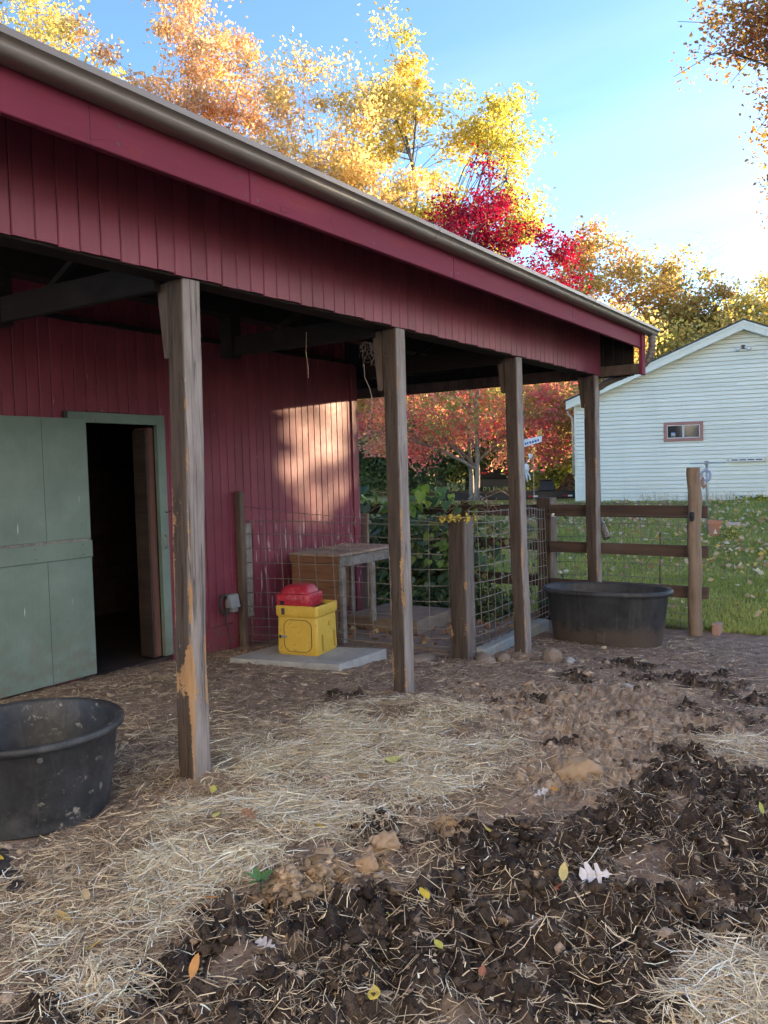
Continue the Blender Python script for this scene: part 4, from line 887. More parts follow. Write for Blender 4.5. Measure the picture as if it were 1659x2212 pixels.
def build_tree(name, label, cat, base, crowns, n_cl, per, leaf, cols, seed, trunk_r=.25, wts=None, group=None, bark_m='bark', trunk_top=None, gap=0.0, rc=0.55, limbs=9, twig=True, colfn=None, lean=(0, 0), stems=1, fork=0.32):
    """crowns: list of (cx,cy,cz,rx,ry,rz) relative to base"""
    R_ = np.random.RandomState(seed); base = np.array(base, float)
    cr = np.array(crowns, float); vol = cr[:, 3]*cr[:, 4]*cr[:, 5]; pts = []
    while len(pts) < n_cl:
        k = R_.choice(len(cr), p=vol/vol.sum()); d = R_.normal(size=3); d /= np.linalg.norm(d); r = R_.rand()**0.42
        p = cr[k, :3]+d*r*cr[k, 3:6]*(1+0.22*R_.normal()*0.5)
        if gap and float(fbm(np.array([p[0]]), np.array([p[1]]), np.array([p[2]]), 2, 0.45)[0]) < gap-0.25: continue
        pts.append(p)
    pts = np.array(pts)
    T = thing(name, label, cat, tuple(base), 0, group)
    # wood
    b = MB(); top = trunk_top or float(cr[:, 2].max()); height = top
    nodes = []
    for st in range(stems):
        a = st*2.4+seed; ox, oy = (0, 0) if stems == 1 else (cos(a)*.25, sin(a)*.25); P = []; rr = []
        for i in range(9):
            t = i/8; w = 0.018*height*t
            P.append(Vector((ox*(1+2.2*t*(stems > 1))+lean[0]*t+w*sin(i*1.7+seed+st), oy*(1+2.2*t*(stems > 1))+lean[1]*t+w*cos(i*1.3+seed*2+st), -0.3+(height*0.92+.3)*t))); rr.append(trunk_r*(1-0.86*t)*(1.0 if stems == 1 else .75)*(1.35 if i == 0 else 1))
        b.tube(P, rr, 8); nodes.append((P, rr))
    seeds_ = pts[R_.choice(len(pts), min(limbs, len(pts)), replace=False)]
    own = ((pts[:, None]-seeds_[None])**2).sum(-1).argmin(1)
    for k, sd in enumerate(seeds_):
        P, rr = nodes[k % stems]; sub = pts[own == k]; 
        if len(sub) == 0: continue
        cen = sub.mean(0)
        hz = max(height*fork, min(height*0.85, cen[2]-0.45*hypot(cen[0], cen[1])-0.1*height)); t = min(.98, max(.05, (hz+.3)/(height*.92+.3))); i = int(t*8); st = P[i].lerp(P[min(i+1, 8)], t*8-i); r0 = max(.018, rr[i]*0.55)
        e = Vector(cen); mid = st.lerp(e, .5)+Vector((R_.normal()*.15, R_.normal()*.15, (e-st).length*.08)); Lp = []
        for j in range(7):
            u = j/6; Lp.append(st*(1-u)**2+mid*2*u*(1-u)+e*u*u)
        b.tube(Lp, [r0*(1-.75*j/6) for j in range(7)], 6, False)
        if twig:
            for p in sub:
                j = int(R_.randint(2, 7)); q = Lp[j]; pe = Vector(p); m = q.lerp(pe, .55)+Vector((R_.normal()*.12, R_.normal()*.12, (pe-q).length*.10))
                r1 = max(.008, r0*.28); b.tube([q, m, pe], [r1, r1*.65, .006], 3, False)
                for _ in range(2):
                    tip = pe+Vector(R_.normal(size=3))*rc*.7; b.tube([m.lerp(pe, .6), tip], [r1*.5, .005], 3, False)
    b.build('trunk', MAT[bark_m], T, smooth=True)
    # leaves
    per = int(per*2.15); leaf = leaf*.68
    n = n_cl*per
    if n:
        cl = np.repeat(np.arange(n_cl), per); sc = rc*(0.6+0.8*R_.rand(n_cl))
        C0 = pts[cl]+np.clip(R_.normal(size=(n, 3)), -1.9, 1.9)*sc[cl][:, None]*np.array([1, 1, .72])*0.55
        size = leaf*(0.6+0.8*R_.rand(n)); V, F = leaf_cards(C0, size, R_, 0.2)
        ccl = pal(R_, cols, n_cl, wts); clf = pal(R_, cols, n, wts); c = ccl[cl]*0.6+clf*0.4
        if colfn is not None: c = colfn(C0, c, R_)
        c = c*(0.72+0.56*R_.rand(n))[:, None]
        me = mesh_np('crown', V, F, np.repeat(np.clip(c, 0, 1), 4, 0)); obj('crown', me, MAT['leaf'], T)
    return T
YEL = [(0.72, 0.56, 0.18), (0.76, 0.62, 0.25), (0.62, 0.54, 0.18), (0.50, 0.49, 0.17), (0.72, 0.50, 0.18)]
GOLD = [(0.72, 0.50, 0.20), (0.70, 0.54, 0.24), (0.66, 0.45, 0.20), (0.58, 0.49, 0.20), (0.73, 0.58, 0.30)]
PEACH = [(0.74, 0.46, 0.27), (0.74, 0.51, 0.28), (0.70, 0.42, 0.27), (0.72, 0.55, 0.27), (0.66, 0.48, 0.29)]
ORG = [(0.62, 0.37, 0.15), (0.66, 0.44, 0.16), (0.54, 0.42, 0.15), (0.36, 0.35, 0.12), (0.60, 0.31, 0.16)]
OLIVE = [(0.22, 0.25, 0.08), (0.33, 0.30, 0.09), (0.44, 0.34, 0.11), (0.52, 0.31, 0.11), (0.18, 0.21, 0.07)]
GRN = [(0.12, 0.17, 0.075), (0.15, 0.21, 0.085), (0.09, 0.135, 0.06), (0.22, 0.27, 0.10), (0.23, 0.255, 0.115)]
GRN2 = [(0.15, 0.22, 0.06), (0.22, 0.27, 0.07), (0.30, 0.31, 0.09), (0.38, 0.34, 0.10)]
G0 = 0.60
bt = 'tall autumn trees beyond the barn'
build_tree('autumn_tree', 'yellow green tree at the upper left corner above the barn roof', 'tree', (-36, 25.2, G0), [(0, 0, 19, 4.6, 4.6, 6.5), (1, 2.4, 16, 3.6, 3.6, 5)], 150, 70, .30, YEL, 3, .35, group=bt, gap=.12, rc=.85)
build_tree('autumn_tree', 'peach orange tree beside the yellow one above the barn gutter', 'tree', (-29.2, 28.3, G0), [(0, 0, 18.5, 4.0, 4.0, 6.5), (2.0, 1.2, 15.5, 3.4, 3.4, 5.0), (-1.8, -1, 17, 3, 3, 5)], 160, 70, .28, PEACH, 5, .33, group=bt, gap=.12, rc=.80)
build_tree('bare_tree', 'leafless grey tree between the peach orange and the golden tree', 'tree', (-28.4, 33.5, G0), [(0, 0, 16.5, 3.6, 3.6, 6.0)], 130, 3, .25, PEACH, 8, .28, group=bt, bark_m='palebark', rc=.9, limbs=14)
build_tree('autumn_tree', 'golden orange tree left of the tallest yellow tree', 'tree', (-22.4, 30.2, G0), [(0, 0, 13.8, 3.4, 3.4, 5.2), (-1.5, -.8, 11, 3.2, 3.2, 4.5), (1.6, 1.2, 13, 3, 3, 4.5)], 170, 70, .25, GOLD, 12, .28, group=bt, gap=.06, rc=.75)
def yg(C0, c, R_):
    k = sstep(-2, 4, C0[:, 0])[:, None]*.5; return c*(1-k)+np.array([(0.44, 0.43, 0.06)])*k
build_tree('autumn_tree', 'tallest yellow green tree with bright gaps of sky in its crown', 'tree', (-21.2, 35.3, G0), [(-.6, -.6, 18.6, 2.2, 2.2, 4.6), (2.8, 1.9, 17.0, 2.2, 2.2, 3.9), (4.7, 3.1, 13.0, 1.9, 1.9, 2.3), (1.0, .7, 11.8, 3.0, 3.0, 4.0), (-1.6, -1.2, 13, 2.6, 2.6, 4)], 175, 75, .29, YEL, 21, .42, group=bt, gap=.16, rc=.80, colfn=yg)
build_tree('autumn_tree', 'pale gold tree low behind the tallest yellow tree', 'tree', (-23.5, 42, G0), [(0, 0, 8.0, 4, 4, 4.5)], 120, 60, .30, GOLD, 23, .25, group=bt, rc=.9)
def maple_col(C0, c, R_):
    z = C0[:, 2]; n = fbm(C0[:, 0], C0[:, 1], C0[:, 2], 3, 0.55); n2 = fbm(C0[:, 0]+9, C0[:, 1], C0[:, 2], 3, 1.3)
    cr = np.array([(0.25, 0.020, 0.042)]); pk = np.array([(0.78, 0.27, 0.28)]); sal = np.array([(0.76, 0.43, 0.30)]); gr = np.array([(0.46, 0.48, 0.18)])
    k = np.clip(sstep(4.2, 6.6, z+2.0*n)+0.32*sstep(1.0, 3.2, C0[:, 0]), 0, 1)[:, None]
    low = np.where((n2+0.12*R_.normal(size=len(z)))[:, None] > 0.10, pk, np.where((n+0.15*R_.normal(size=len(z)))[:, None] > .06, sal, gr))
    return low*(1-k)+cr*(1+.35*n2[:, None])*k
build_tree('red_maple', 'crimson maple whose lower branches fade to pink and green', 'tree', (-12.55, 24.3, G0-.02), [(0.3, 0.2, 8.6, 1.6, 1.6, 2.4), (1.8, 1.2, 7.2, 1.45, 1.45, 1.9), (0, 0, 5.6, 2.5, 2.5, 1.8), (-1.4, -1.0, 3.2, 2.4, 2.4, 1.4), (1.8, 1.2, 3.4, 2.3, 2.3, 1.6), (2.6, 1.8, 2.2, 1.5, 1.5, 1.0), (-2.6, -1.8, 2.5, 1.3, 1.3, .8), (0, 0, 2.3, 2.0, 2.0, 0.6), (-1.7, -1.2, 1.75, 1.5, 1.5, .42), (1.5, 1.0, 1.5, 1.2, 1.2, .45), (3.0, 2.1, 1.6, .9, .9, .5), (-3.0, -2.1, 1.9, .9, .9, .4)], 400, 58, .165, [(0.5, 0.1, 0.1)], 31, .12, bark_m='palebark', rc=.50, colfn=maple_col, limbs=18, stems=2, fork=.12)
bt2 = 'autumn trees beyond the house'
build_tree('autumn_tree', 'orange tree directly right of the crimson maple crown', 'tree', (-17.4, 49.5, G0), [(0.2, 0, 12.3, 2.4, 2.4, 3.2), (2.4, 2, 10.4, 2.4, 2.4, 3.2), (-1, -1, 8, 2.6, 2.6, 3.4)], 110, 65, .33, ORG, 41, .3, group=bt2, gap=.08, rc=.85)
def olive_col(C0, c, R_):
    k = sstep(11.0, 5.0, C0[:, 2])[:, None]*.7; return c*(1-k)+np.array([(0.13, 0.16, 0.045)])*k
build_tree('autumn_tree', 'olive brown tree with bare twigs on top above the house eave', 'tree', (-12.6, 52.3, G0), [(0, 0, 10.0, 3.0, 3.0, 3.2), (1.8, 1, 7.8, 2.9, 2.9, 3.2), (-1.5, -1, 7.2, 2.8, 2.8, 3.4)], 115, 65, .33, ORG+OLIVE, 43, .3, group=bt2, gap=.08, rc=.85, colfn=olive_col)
build_tree('bare_tree', 'bare twiggy tree top rising behind the olive brown tree', 'tree', (-13.0, 55.0, G0), [(0, 0, 12.9, 2.7, 2.7, 2.8)], 120, 0, .3, ORG, 47, .2, group=bt2, bark_m='palebark', rc=.9, limbs=12)
build_tree('autumn_tree', 'bright yellow tree behind the house peak at the right edge', 'tree', (-8.0, 55.5, G0), [(0, 0, 8.2, 4.0, 4.0, 3.6), (3, 1.5, 7.8, 3.5, 3.5, 3.3)], 220, 65, .32, YEL, 53, .3, group=bt2, rc=.9)
build_tree('autumn_tree', 'low olive tree just above the left slope of the house roof', 'tree', (-10.2, 47.5, G0), [(0, 0, 6.2, 2.6, 2.6, 3.2), (-2.2, -1, 5.6, 2.4, 2.4, 3)], 120, 60, .32, OLIVE+YEL, 57, .22, group=bt2, rc=.85)
# branches reaching in from a near tree on the right
build_tree('oak_tree', 'russet orange branches reaching in at the upper right corner', 'tree', (2.2, 17.4, 0.2), [(-4.60, -2.2, 8.35, .75, .75, .55), (-4.45, -2.1, 8.8, 1.0, .8, .6), (-4.15, -2.0, 7.4, .55, .55, .75), (-4.05, -2.0, 6.4, .45, .5, .75), (-3.95, -2.0, 5.7, .35, .4, .5), (-3.4, -1.7, 8.2, 1.2, 1.2, 1.0), (-.5, 0, 9.2, 2.0, 2.0, 1.6), (.4, .4, 7.4, 1.8, 1.8, 1.3)], 400, 55, .115, [(0.42, 0.19, 0.07), (0.46, 0.26, 0.07), (0.36, 0.13, 0.07), (0.30, 0.15, 0.09), (0.40, 0.30, 0.08)], 61, .24, rc=.42, gap=.02, limbs=14)
# understory seen under the porch roof
us = 'dark green understory behind the maple'
for k, (x, y, h, r, cols, lab) in enumerate([(-20.5, 29.5, 4.6, 2.2, GRN, 'dark evergreen bush seen beside the barn corner'), (-18.0, 30.5, 5.2, 2.3, GRN, 'dark green bush left of the maple trunk under the porch roof'), (-15.3, 31.5, 4.4, 2.2, GRN+GRN2, 'mixed green bush right behind the maple trunk'),
        (-12.9, 32.5, 5.0, 2.3, GRN2+GRN, 'yellowing green bush behind the last porch post gap'), (-11.6, 30.5, 3.4, 1.6, GRN2, 'light green bush beside the left corner of the house'), (-22.5, 33, 6.0, 2.6, GRN+GRN2, 'tall green thicket tree behind the barn corner')]):
    build_tree('bush', lab, 'bush', (x, y, G0-.1), [(0, 0, h*.5, r, r, h*.5), (r*.4, 0, h*.35, r*.8, r*.8, h*.35)], 90, 70, .20, cols, 70+k, .08, group=us, rc=.75, limbs=6, fork=.1)
build_tree('young_tree', 'slim young tree with yellow green and pink leaves beside the barn corner', 'tree', (-13.9, 19.2, 0.33), [(0.2, 0.1, 4.3, 1.5, 1.5, 1.2), (-.6, 0, 3.6, 1.1, 1.1, .8)], 90, 45, .14, [(0.30, 0.30, 0.06), (0.42, 0.36, 0.07), (0.48, 0.19, 0.13)], 85, .10, rc=.45, limbs=7)
for k, (x, y, r, h, lab) in enumerate([(-19.0, 32.5, .16, 6.6, 'bare grey trunk standing left of the maple under the porch roof'), (-17.1, 33.0, .19, 6.8, 'second bare trunk close behind the maple'), (-13.1, 35.5, .28, 6.6, 'dark thick trunk right of the white lawn sign'), (-12.1, 36.5, .24, 6.6, 'brown trunk next to the house corner')]):
    build_tree('woodland_tree', lab, 'tree', (x, y, G0), [(0, 0, h, 2.0, 2.0, 1.4)], 60, 40, .28, OLIVE+GOLD, 90+k, r, group='trunks of the wood behind the maple', rc=.8, limbs=6, fork=.6)
def woods():
    R_ = np.random.RandomState(4); n = 26000
    x = R_.uniform(-52, 6, n); y = 58+0.12*x+R_.uniform(-4, 4, n); hmax = 8.5+2.5*fbm(x, y, 1, 2, .12); z = G0+R_.rand(n)**.8*hmax
    V, F = leaf_cards(np.stack([x, y, z], 1), .5*(0.6+.8*R_.rand(n)), R_)
    c = pal(R_, GRN+GRN+OLIVE+GOLD[:2], n)*(0.7+.6*R_.rand(n))[:, None]
    o = obj('woods', mesh_np('woods', V, F, np.repeat(c, 4, 0)), MAT['leaf']); tag(o, 'distant mixed woodland filling the gap behind maple and house', 'woods', kind='stuff')
woods()
# evergreens on the sun side of the yard: they keep the paddock in shade
def evergreen(x, y, z0, h, r, seed, name, label, ex=.35, group='arborvitae row on the sunny side of the yard'):
    R_ = np.random.RandomState(seed); T = thing(name, label, 'hedge' if name == 'hedge' else 'tree', (x, y, z0), 0, group)
    b = MB(); b.tube([(0, 0, -.4), (0, 0, h*.5), (0, 0, h*.96)], [r*.10, r*.07, .02], 8); b.build('trunk', MAT['bark'], T)
    n = 1100; t = R_.rand(n); q = R_.uniform(0, 2*pi, n); prof = r*(1-t)**ex*(0.96+.10*R_.normal(size=n)); zz = .1+t*(h-.1)
    C0 = np.stack([prof*np.cos(q), prof*np.sin(q), zz], 1); V, F = leaf_cards(C0, .40*(.6+.8*R_.rand(n)), R_); c = pal(R_, GRN, n)*(0.7+.6*R_.rand(n))[:, None]
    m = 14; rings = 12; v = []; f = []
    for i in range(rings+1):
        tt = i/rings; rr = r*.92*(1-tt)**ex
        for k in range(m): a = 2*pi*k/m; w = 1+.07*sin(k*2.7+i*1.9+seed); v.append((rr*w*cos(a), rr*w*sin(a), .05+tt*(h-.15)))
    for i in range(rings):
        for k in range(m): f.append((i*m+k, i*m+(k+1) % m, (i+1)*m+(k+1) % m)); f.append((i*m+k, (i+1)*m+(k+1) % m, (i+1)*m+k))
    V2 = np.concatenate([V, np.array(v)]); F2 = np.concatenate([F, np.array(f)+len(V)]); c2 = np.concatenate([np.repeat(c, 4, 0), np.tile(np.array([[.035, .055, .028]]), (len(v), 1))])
    obj('crown', mesh_np('crown', V2, F2, c2), MAT['leaf'], T)
sx, sy = sin(SUN_AZ), cos(SUN_AZ); D0 = 27.0; px0, py0 = -6.05+sx*D0, 7.75+sy*D0; qx, qy = cos(SUN_AZ), -sin(SUN_AZ)
offs = [-1.30-1.5*i for i in range(5)] + [1.24+1.5*i for i in range(13)]
for k, off in enumerate(offs):
    evergreen(px0+qx*off+sx*(k % 3)*.4, py0+qy*off+sy*(k % 3)*.4,   .4, 6.35+((k*37) % 10)*.05, 1.22, 200+k, 'arborvitae', 'columnar green arborvitae standing in the row right of the house')
for k, off in enumerate((-.5, .5)):
    evergreen(px0+qx*off-sx*1.2, py0+qy*off-sy*1.2,   .4, 3.1, .95, 300+k, 'shrub', 'low clipped evergreen shrub filling the gap in the arborvitae row', .15)
def thin_sun_filter():  # unseen foliage added in the row's gap to dim and mottle the sun patch
    R_ = np.random.RandomState(77); T = thing('sun_filter', 'unseen thin tree added as a sapling in the gap of the arborvitae row', 'tree', (px0, py0, .4), 0)
    b = MB(); b.tube([(0, 0, -.3), (.03, 0, 3), (0, .04, 5.9)], [.04, .03, .01], 6)
    for i in range(18): a = R_.uniform(0, 6.28); z = R_.uniform(2.6, 5.4); b.tube([(0, 0, z), (cos(a)*.4, sin(a)*.4, z+.25), (cos(a)*.75, sin(a)*.75, z+.4)], [.012, .008, .004], 4)
    b.build('trunk', MAT['bark'], T); n = 120
    C0 = np.stack([R_.uniform(-.8, .8, n), R_.uniform(-.8, .8, n), R_.uniform(2.9, 6.0, n)], 1); V, F = leaf_cards(C0, .26*(.6+.8*R_.rand(n)), R_)
    obj('crown', mesh_np('crown', V, F, np.repeat(pal(R_, GOLD, n), 4, 0)), MAT['leaf'], T)
thin_sun_filter()
# ------------------------------------------------------------------ unseen pale barn added behind the camera to bounce sun into the shade
def reflector_barn():
    rz = radians(-6); B = thing('reflector_barn', 'unseen pale barn added to reflect low sun into the shaded paddock', 'barn', (8.0, -6.5, 0.0), rz)
    cm = flat('reflector_barn_paint', (0.80, 0.82, 0.83), .7, .25, var=.05)
    MB().box(-13, 13, -9, -.03, -.3, 9.6).build('wall', cm, B)
    me = MB().box(-.19, .19, -.029, 0, 0, 9.5).mesh('board'); me.materials.append(cm)
    for i in range(66):
        o = link(bpy.data.objects.new('board', me), B); o.location = (-12.8+i*.394, 0, 0)
    MB().prism([(-13.4, .4, 9.5), (-13.4, .4, 9.7), (-13.4, -4.5, 13.2), (-13.4, -9.5, 9.7), (-13.4, -9.5, 9.5), (-13.4, -4.5, 13.0)], (26.8, 0, 0)).build('roof', MAT['shingle'], B)
    d = MB().box(-2, 2, .002, .06, 0, 3.4).build('sliding_door', cm, B, bevel=.01); MB().box(-2.2, 4.2, .062, .1, 3.35, 3.48).build('door_track', MAT['steel'], d)
reflector_barn()
#@@REST
# ------------------------------------------------------------------ vine on the back fence of the pen
def heart_mesh(sz=1.0):
    half = [(0, 0), (.16, -.16), (.36, -.17), (.50, -.02), (.50, .22), (.38, .48), (.18, .74), (0, 1.0)]
    v = []; f = []
    for x, y in half: v.append((x*.92, y, abs(x)*.25-.12*(y-.3)**2))
    n = len(half)
    for x, y in half[1:-1]: v.append((-x*.92, y, abs(x)*.25-.12*(y-.3)**2))
    mid = len(v); v.append((0, .38, -.02))
    R_ = list(range(n)); Lf = [0]+list(range(n, n+n-2))+[n-1]
    for i in range(n-1): f.append((mid, R_[i], R_[i+1])); f.append((mid, Lf[i+1], Lf[i]))
    me = bpy.data.meshes.new('leaf'); me.from_pydata([(x*sz, y*sz, z*sz) for x, y, z in v], [], f); me.update()
    for p in me.polygons: p.use_smooth = True
    return me
def colour_mesh(me, c):
    at = me.color_attributes.new('Col', 'FLOAT_COLOR', 'POINT'); n = len(me.vertices)
    at.data.foreach_set('color', np.tile(np.array([*c, 1.0], np.float32), n)); return me
def vine():
    R_ = np.random.RandomState(12); T = world_thing('vine', 'broad heart leaved green vine climbing over the back fence of the pen', 'vine', (-5.6, 10.0, -.25))
    ms = []
    for c in ((0.075, 0.135, 0.085), (0.10, 0.18, 0.095), (0.10, 0.155, 0.12), (0.18, 0.30, 0.07), (0.24, 0.35, 0.07)):
        me = colour_mesh(heart_mesh(), c); me.materials.append(MAT['vine']); ms.append(me)
    def dens(x, z): return (0.06+sstep(-4.7, -5.6, x))*(1.0 if z > .2 else .8)
    n = 0; acc = []
    while n < 300:
        x = R_.uniform(-7.0, -4.05); z = R_.uniform(-.1, 1.62)
        top = 1.18+.34*np.exp(-((x+5.75)/.45)**2)+.25*np.exp(-((x+6.8)/.35)**2)+.06*sin(x*9)
        if z > top or R_.rand() > dens(x, z): continue
        y = 10.05-R_.rand()**1.3*.5 if R_.rand() < .8 else 10.22+R_.rand()*.15
        if x < -6.15 and y < 9.4: continue
        up = z > 1.1; o = link(bpy.data.objects.new('leaf', ms[R_.choice(5, p=[.3, .3, .2, .15, .05] if not up else [.08, .15, .07, .4, .3])]), T)
        s = R_.uniform(.10, .19); o.scale = (s, s, s); o.location = (x, y, z)
        o.rotation_euler = (radians(R_.uniform(-165, -100)) if not up else radians(R_.uniform(-140, -20)), radians(R_.uniform(-35, 35)), radians(R_.uniform(-60, 60))); n += 1
    # the small leaves behind, one mass
    m = 5200; x = R_.uniform(-7.2, -3.95, m); z = -.25+R_.rand(m)*1.55; keep = R_.rand(m) < (0.12+.88*sstep(-4.6, -5.7, x))*np.where(z > 1.0, .2, 1); x = x[keep]; z = z[keep]; m = len(x)
    y = 10.1+R_.normal(size=m)*.22; V, F = leaf_cards(np.stack([x, y, z], 1), .085*(.6+.8*R_.rand(m)), R_, 0, .9); c = pal(R_, [(0.06, .11, .06), (.09, .15, .07), (.14, .20, .07), (.21, .23, .08)], m)
    tag(obj('small_leaves', mesh_np('small_leaves', V, F, np.repeat(c, 4, 0)), MAT['vine'], T), kind='stuff')
    b = MB()
    for i in range(46):
        x = R_.uniform(-6.9, -4.3); z = R_.uniform(.2, 1.25); P = []
        for j in range(6): P.append((x+j*R_.uniform(-.09, .09), 9.98+R_.normal()*.07, z+R_.uniform(-.12, .12)+.03*j))
        b.tube(P, .004, 4)
    tag(b.build('stems', MAT['pole'], T), kind='stuff')
    F_ = world_thing('morning_glory', 'single purple flower on top of the vine right of the second post', 'flower', (-5.0, 10.0, 1.28))
    MB().lathe([(.004, 1.24), (.012, 1.27), (.035, 1.30), (.04, 1.302)], -5.0, 10.0, 12).build('petals', flat('purple_petal', (0.42, 0.06, 0.45), .6), F_, smooth=True); MB().tube([(-5.0, 10.0, 1.16), (-5.0, 10.0, 1.245)], .004, 5).build('stem', MAT['greencrate'], F_)
vine()
def ground_cover():
    # leafy weeds on the pen floor and leaf litter there
    R_ = np.random.RandomState(3); m = 2600; x = R_.uniform(-6.0, -4.3, m); y = R_.uniform(8.9, 9.95, m); z = -.16+R_.rand(m)**2*.30
    V, F = leaf_cards(np.stack([x, y, z], 1), .07*(.6+.8*R_.rand(m)), R_, 0, .9); c = pal(R_, [(0.06, .10, .04), (.10, .15, .05), (.05, .08, .05)], m)
    tag(obj('weeds', mesh_np('weeds', V, F, np.repeat(c, 4, 0)), MAT['vine']), 'low green weeds on the floor of the pen under the vine', 'weeds', kind='stuff')
    m = 420; x = R_.uniform(-5.9, -3.95, m); y = R_.uniform(7.3, 9.9, m); V, F = leaf_cards(np.stack([x, y, np.full(m, -.105)-.02*(y-7.3)+.01*R_.rand(m)], 1), .07*(.6+.8*R_.rand(m)), R_, .85, .8); c = pal(R_, [(.30, .15, .08), (.36, .20, .12), (.22, .10, .06), (.40, .30, .15)], m)
    tag(obj('leaf_litter', mesh_np('leaf_litter', V, F, np.repeat(c, 4, 0)), MAT['fallen']), 'brown fallen leaves strewn over the pen paving', 'leaf litter', kind='stuff')
    # yellow blooms caught on the short post
    T = world_thing('yellow_blossoms', 'small yellow blossoms trailing over the top of the short square post', 'flowers', (-3.76, 7.0, 1.23))
    m = 90; x = R_.uniform(-3.95, -3.55, m); V, F = leaf_cards(np.stack([x, 6.95+R_.normal(size=m)*.03, 1.22+R_.normal(size=m)*.018], 1), .035*(.6+.8*R_.rand(m)), R_); c = pal(R_, [(.62, .44, .06), (.70, .52, .12), (.45, .36, .08)], m)
    tag(obj('petals', mesh_np('petals', V, F, np.repeat(c, 4, 0)), MAT['fallen'], T), kind='stuff'); MB().tube([(-4.0, 6.97, 1.24), (-3.8, 6.95, 1.225), (-3.55, 6.95, 1.235)], .004, 4).build('stem', MAT['pole'], T)
ground_cover()
def dried_vine():
    R_ = random.Random(8); T = world_thing('dried_vine', 'dry cobwebbed vine hanging from the top of the second post', 'dry vine', (-3.55, 5.25, 2.4)); b = MB()
    for i in range(16):
        P = [Vector((-3.56+R_.uniform(-.04, .04), 5.24+R_.uniform(-.03, .03), 2.66))]
        for j in range(6): P.append(P[-1]+Vector((R_.uniform(-.035, .04), R_.uniform(-.03, .03), -R_.uniform(-.01, .055))))
        b.tube(P, .0022, 4)
    tag(b.build('tangle', MAT['fpost'], T), kind='stuff')
    MB().tube([(-3.58, 5.23, 2.5), (-3.57, 5.22, 2.4), (-3.53, 5.22, 2.32), (-3.50, 5.21, 2.24), (-3.52, 5.22, 2.15), (-3.535, 5.22, 2.05), (-3.53, 5.22, 1.98)], .003, 5).build('strand', MAT['ply'], T, smooth=True)
    o = MB().tube([(-3.9, 4.95, 2.74), (-3.91, 4.95, 2.6), (-3.895, 4.95, 2.48), (-3.90, 4.955, 2.40)], .0025, 4).build('hanging_string', MAT['pole']); tag(o, 'thin string hanging from the porch header between first and second post', 'string')
dried_vine()

# ------------------------------------------------------------------ lawn: blades, fallen leaves, pole, pot
def lawn_stuff():
    R_ = np.random.RandomState(6); n = 90000; y = 10.05+R_.rand(n)**1.5*13.2; x = -0.62*y+R_.uniform(-1, 1, n)*0; x = R_.uniform(-1, 1, n)*(1.6+.30*y)-0.24*y
    z = base_h(x, y)+.005; h = (.035+.055*R_.rand(n))*(1+0.3*fbm(x, y, 1, 2, 1.2)); a = R_.uniform(0, 2*pi, n); w = .006+.004*R_.rand(n)+.0006*y; ln = R_.normal(size=(n, 2))*.022
    p = np.stack([x, y, z], 1); d = np.stack([np.cos(a), np.sin(a), np.zeros(n)], 1)*w[:, None]; t = p+np.stack([ln[:, 0], ln[:, 1], h], 1)
    V = np.stack([p-d, p+d, t], 1).reshape(-1, 3); i = np.arange(n)*3; F = np.stack([i, i+1, i+2], 1)
    g = fbm(x, y, 4, 3, .8)[:, None]; c = np.where(g > .05, np.array([[.27, .31, .09]]), np.array([[.35, .37, .125]]))*(0.75+.5*R_.rand(n))[:, None]
    tag(obj('grass', mesh_np('grass', V, F, np.repeat(c, 3, 0)), MAT['leaf']), 'short green lawn grass beyond the fence', 'grass', kind='stuff')
    n = 6500; y = 10.6+R_.rand(n)**1.2*12.3; x = R_.uniform(-1, 1, n)*(1.6+.28*y)-0.24*y; dn = fbm(x, y, 8, 3, .5); keep = R_.rand(n) < np.clip(.25+.05*(y-10)+1.2*dn, .08, 1); x, y = x[keep], y[keep]; n = len(x)
    V, F = leaf_cards(np.stack([x, y, base_h(x, y)+.055+.03*R_.rand(n)], 1), (.055+.0022*y)*(.6+.8*R_.rand(n)), R_, .75, .75); c = pal(R_, [(.55, .42, .27), (.60, .47, .33), (.58, .42, .12), (.50, .27, .16), (.42, .30, .2), (.62, .55, .42)], n)
    tag(obj('lawn_leaves', mesh_np('lawn_leaves', V, F, np.repeat(c, 4, 0)), MAT['fallen']), 'pale fallen leaves scattered thickly over the lawn', 'leaf litter', kind='stuff')
    # yellowing ivy along the foot of the house
    n = 6500; u = 4.2+5.0*R_.rand(n)**.7; v = R_.uniform(-1.1, -.05, n); z = .55+R_.rand(n)*(.08+.14*(v+1.1)); rz = radians(13)
    X = -8.55+u*cos(rz)-v*sin(rz); Y = 23.07+u*sin(rz)+v*cos(rz); V, F = leaf_cards(np.stack([X, Y, z-.02], 1), .085*(.6+.8*R_.rand(n)), R_, .3, .9); c = pal(R_, [(.46, .38, .07), (.30, .32, .07), (.16, .22, .06), (.55, .46, .13), (.22, .27, .07)], n)
    tag(obj('ivy_bed', mesh_np('ivy_bed', V, F, np.repeat(c, 4, 0)), MAT['leaf']), 'yellowing ivy bed along the foot of the green house', 'ground cover', kind='stuff')
    n = 260; u = R_.uniform(1.2, 9, n); b = MB()
    for k in range(n):
        X = -8.55+u[k]*cos(rz)+.10*sin(rz); Y = 23.07+u[k]*sin(rz)-.10*cos(rz); hh = R_.uniform(.15, .40); b.tube([(X, Y, .5), (X+R_.normal()*.02, Y-.02, .5+hh*.6), (X+R_.normal()*.05, Y-.03, .5+hh)], .004, 3, False)
    tag(b.build('dry_stalks', MAT['pole']), 'dry grass stalks standing against the house wall', 'dry grass', kind='stuff')
lawn_stuff()
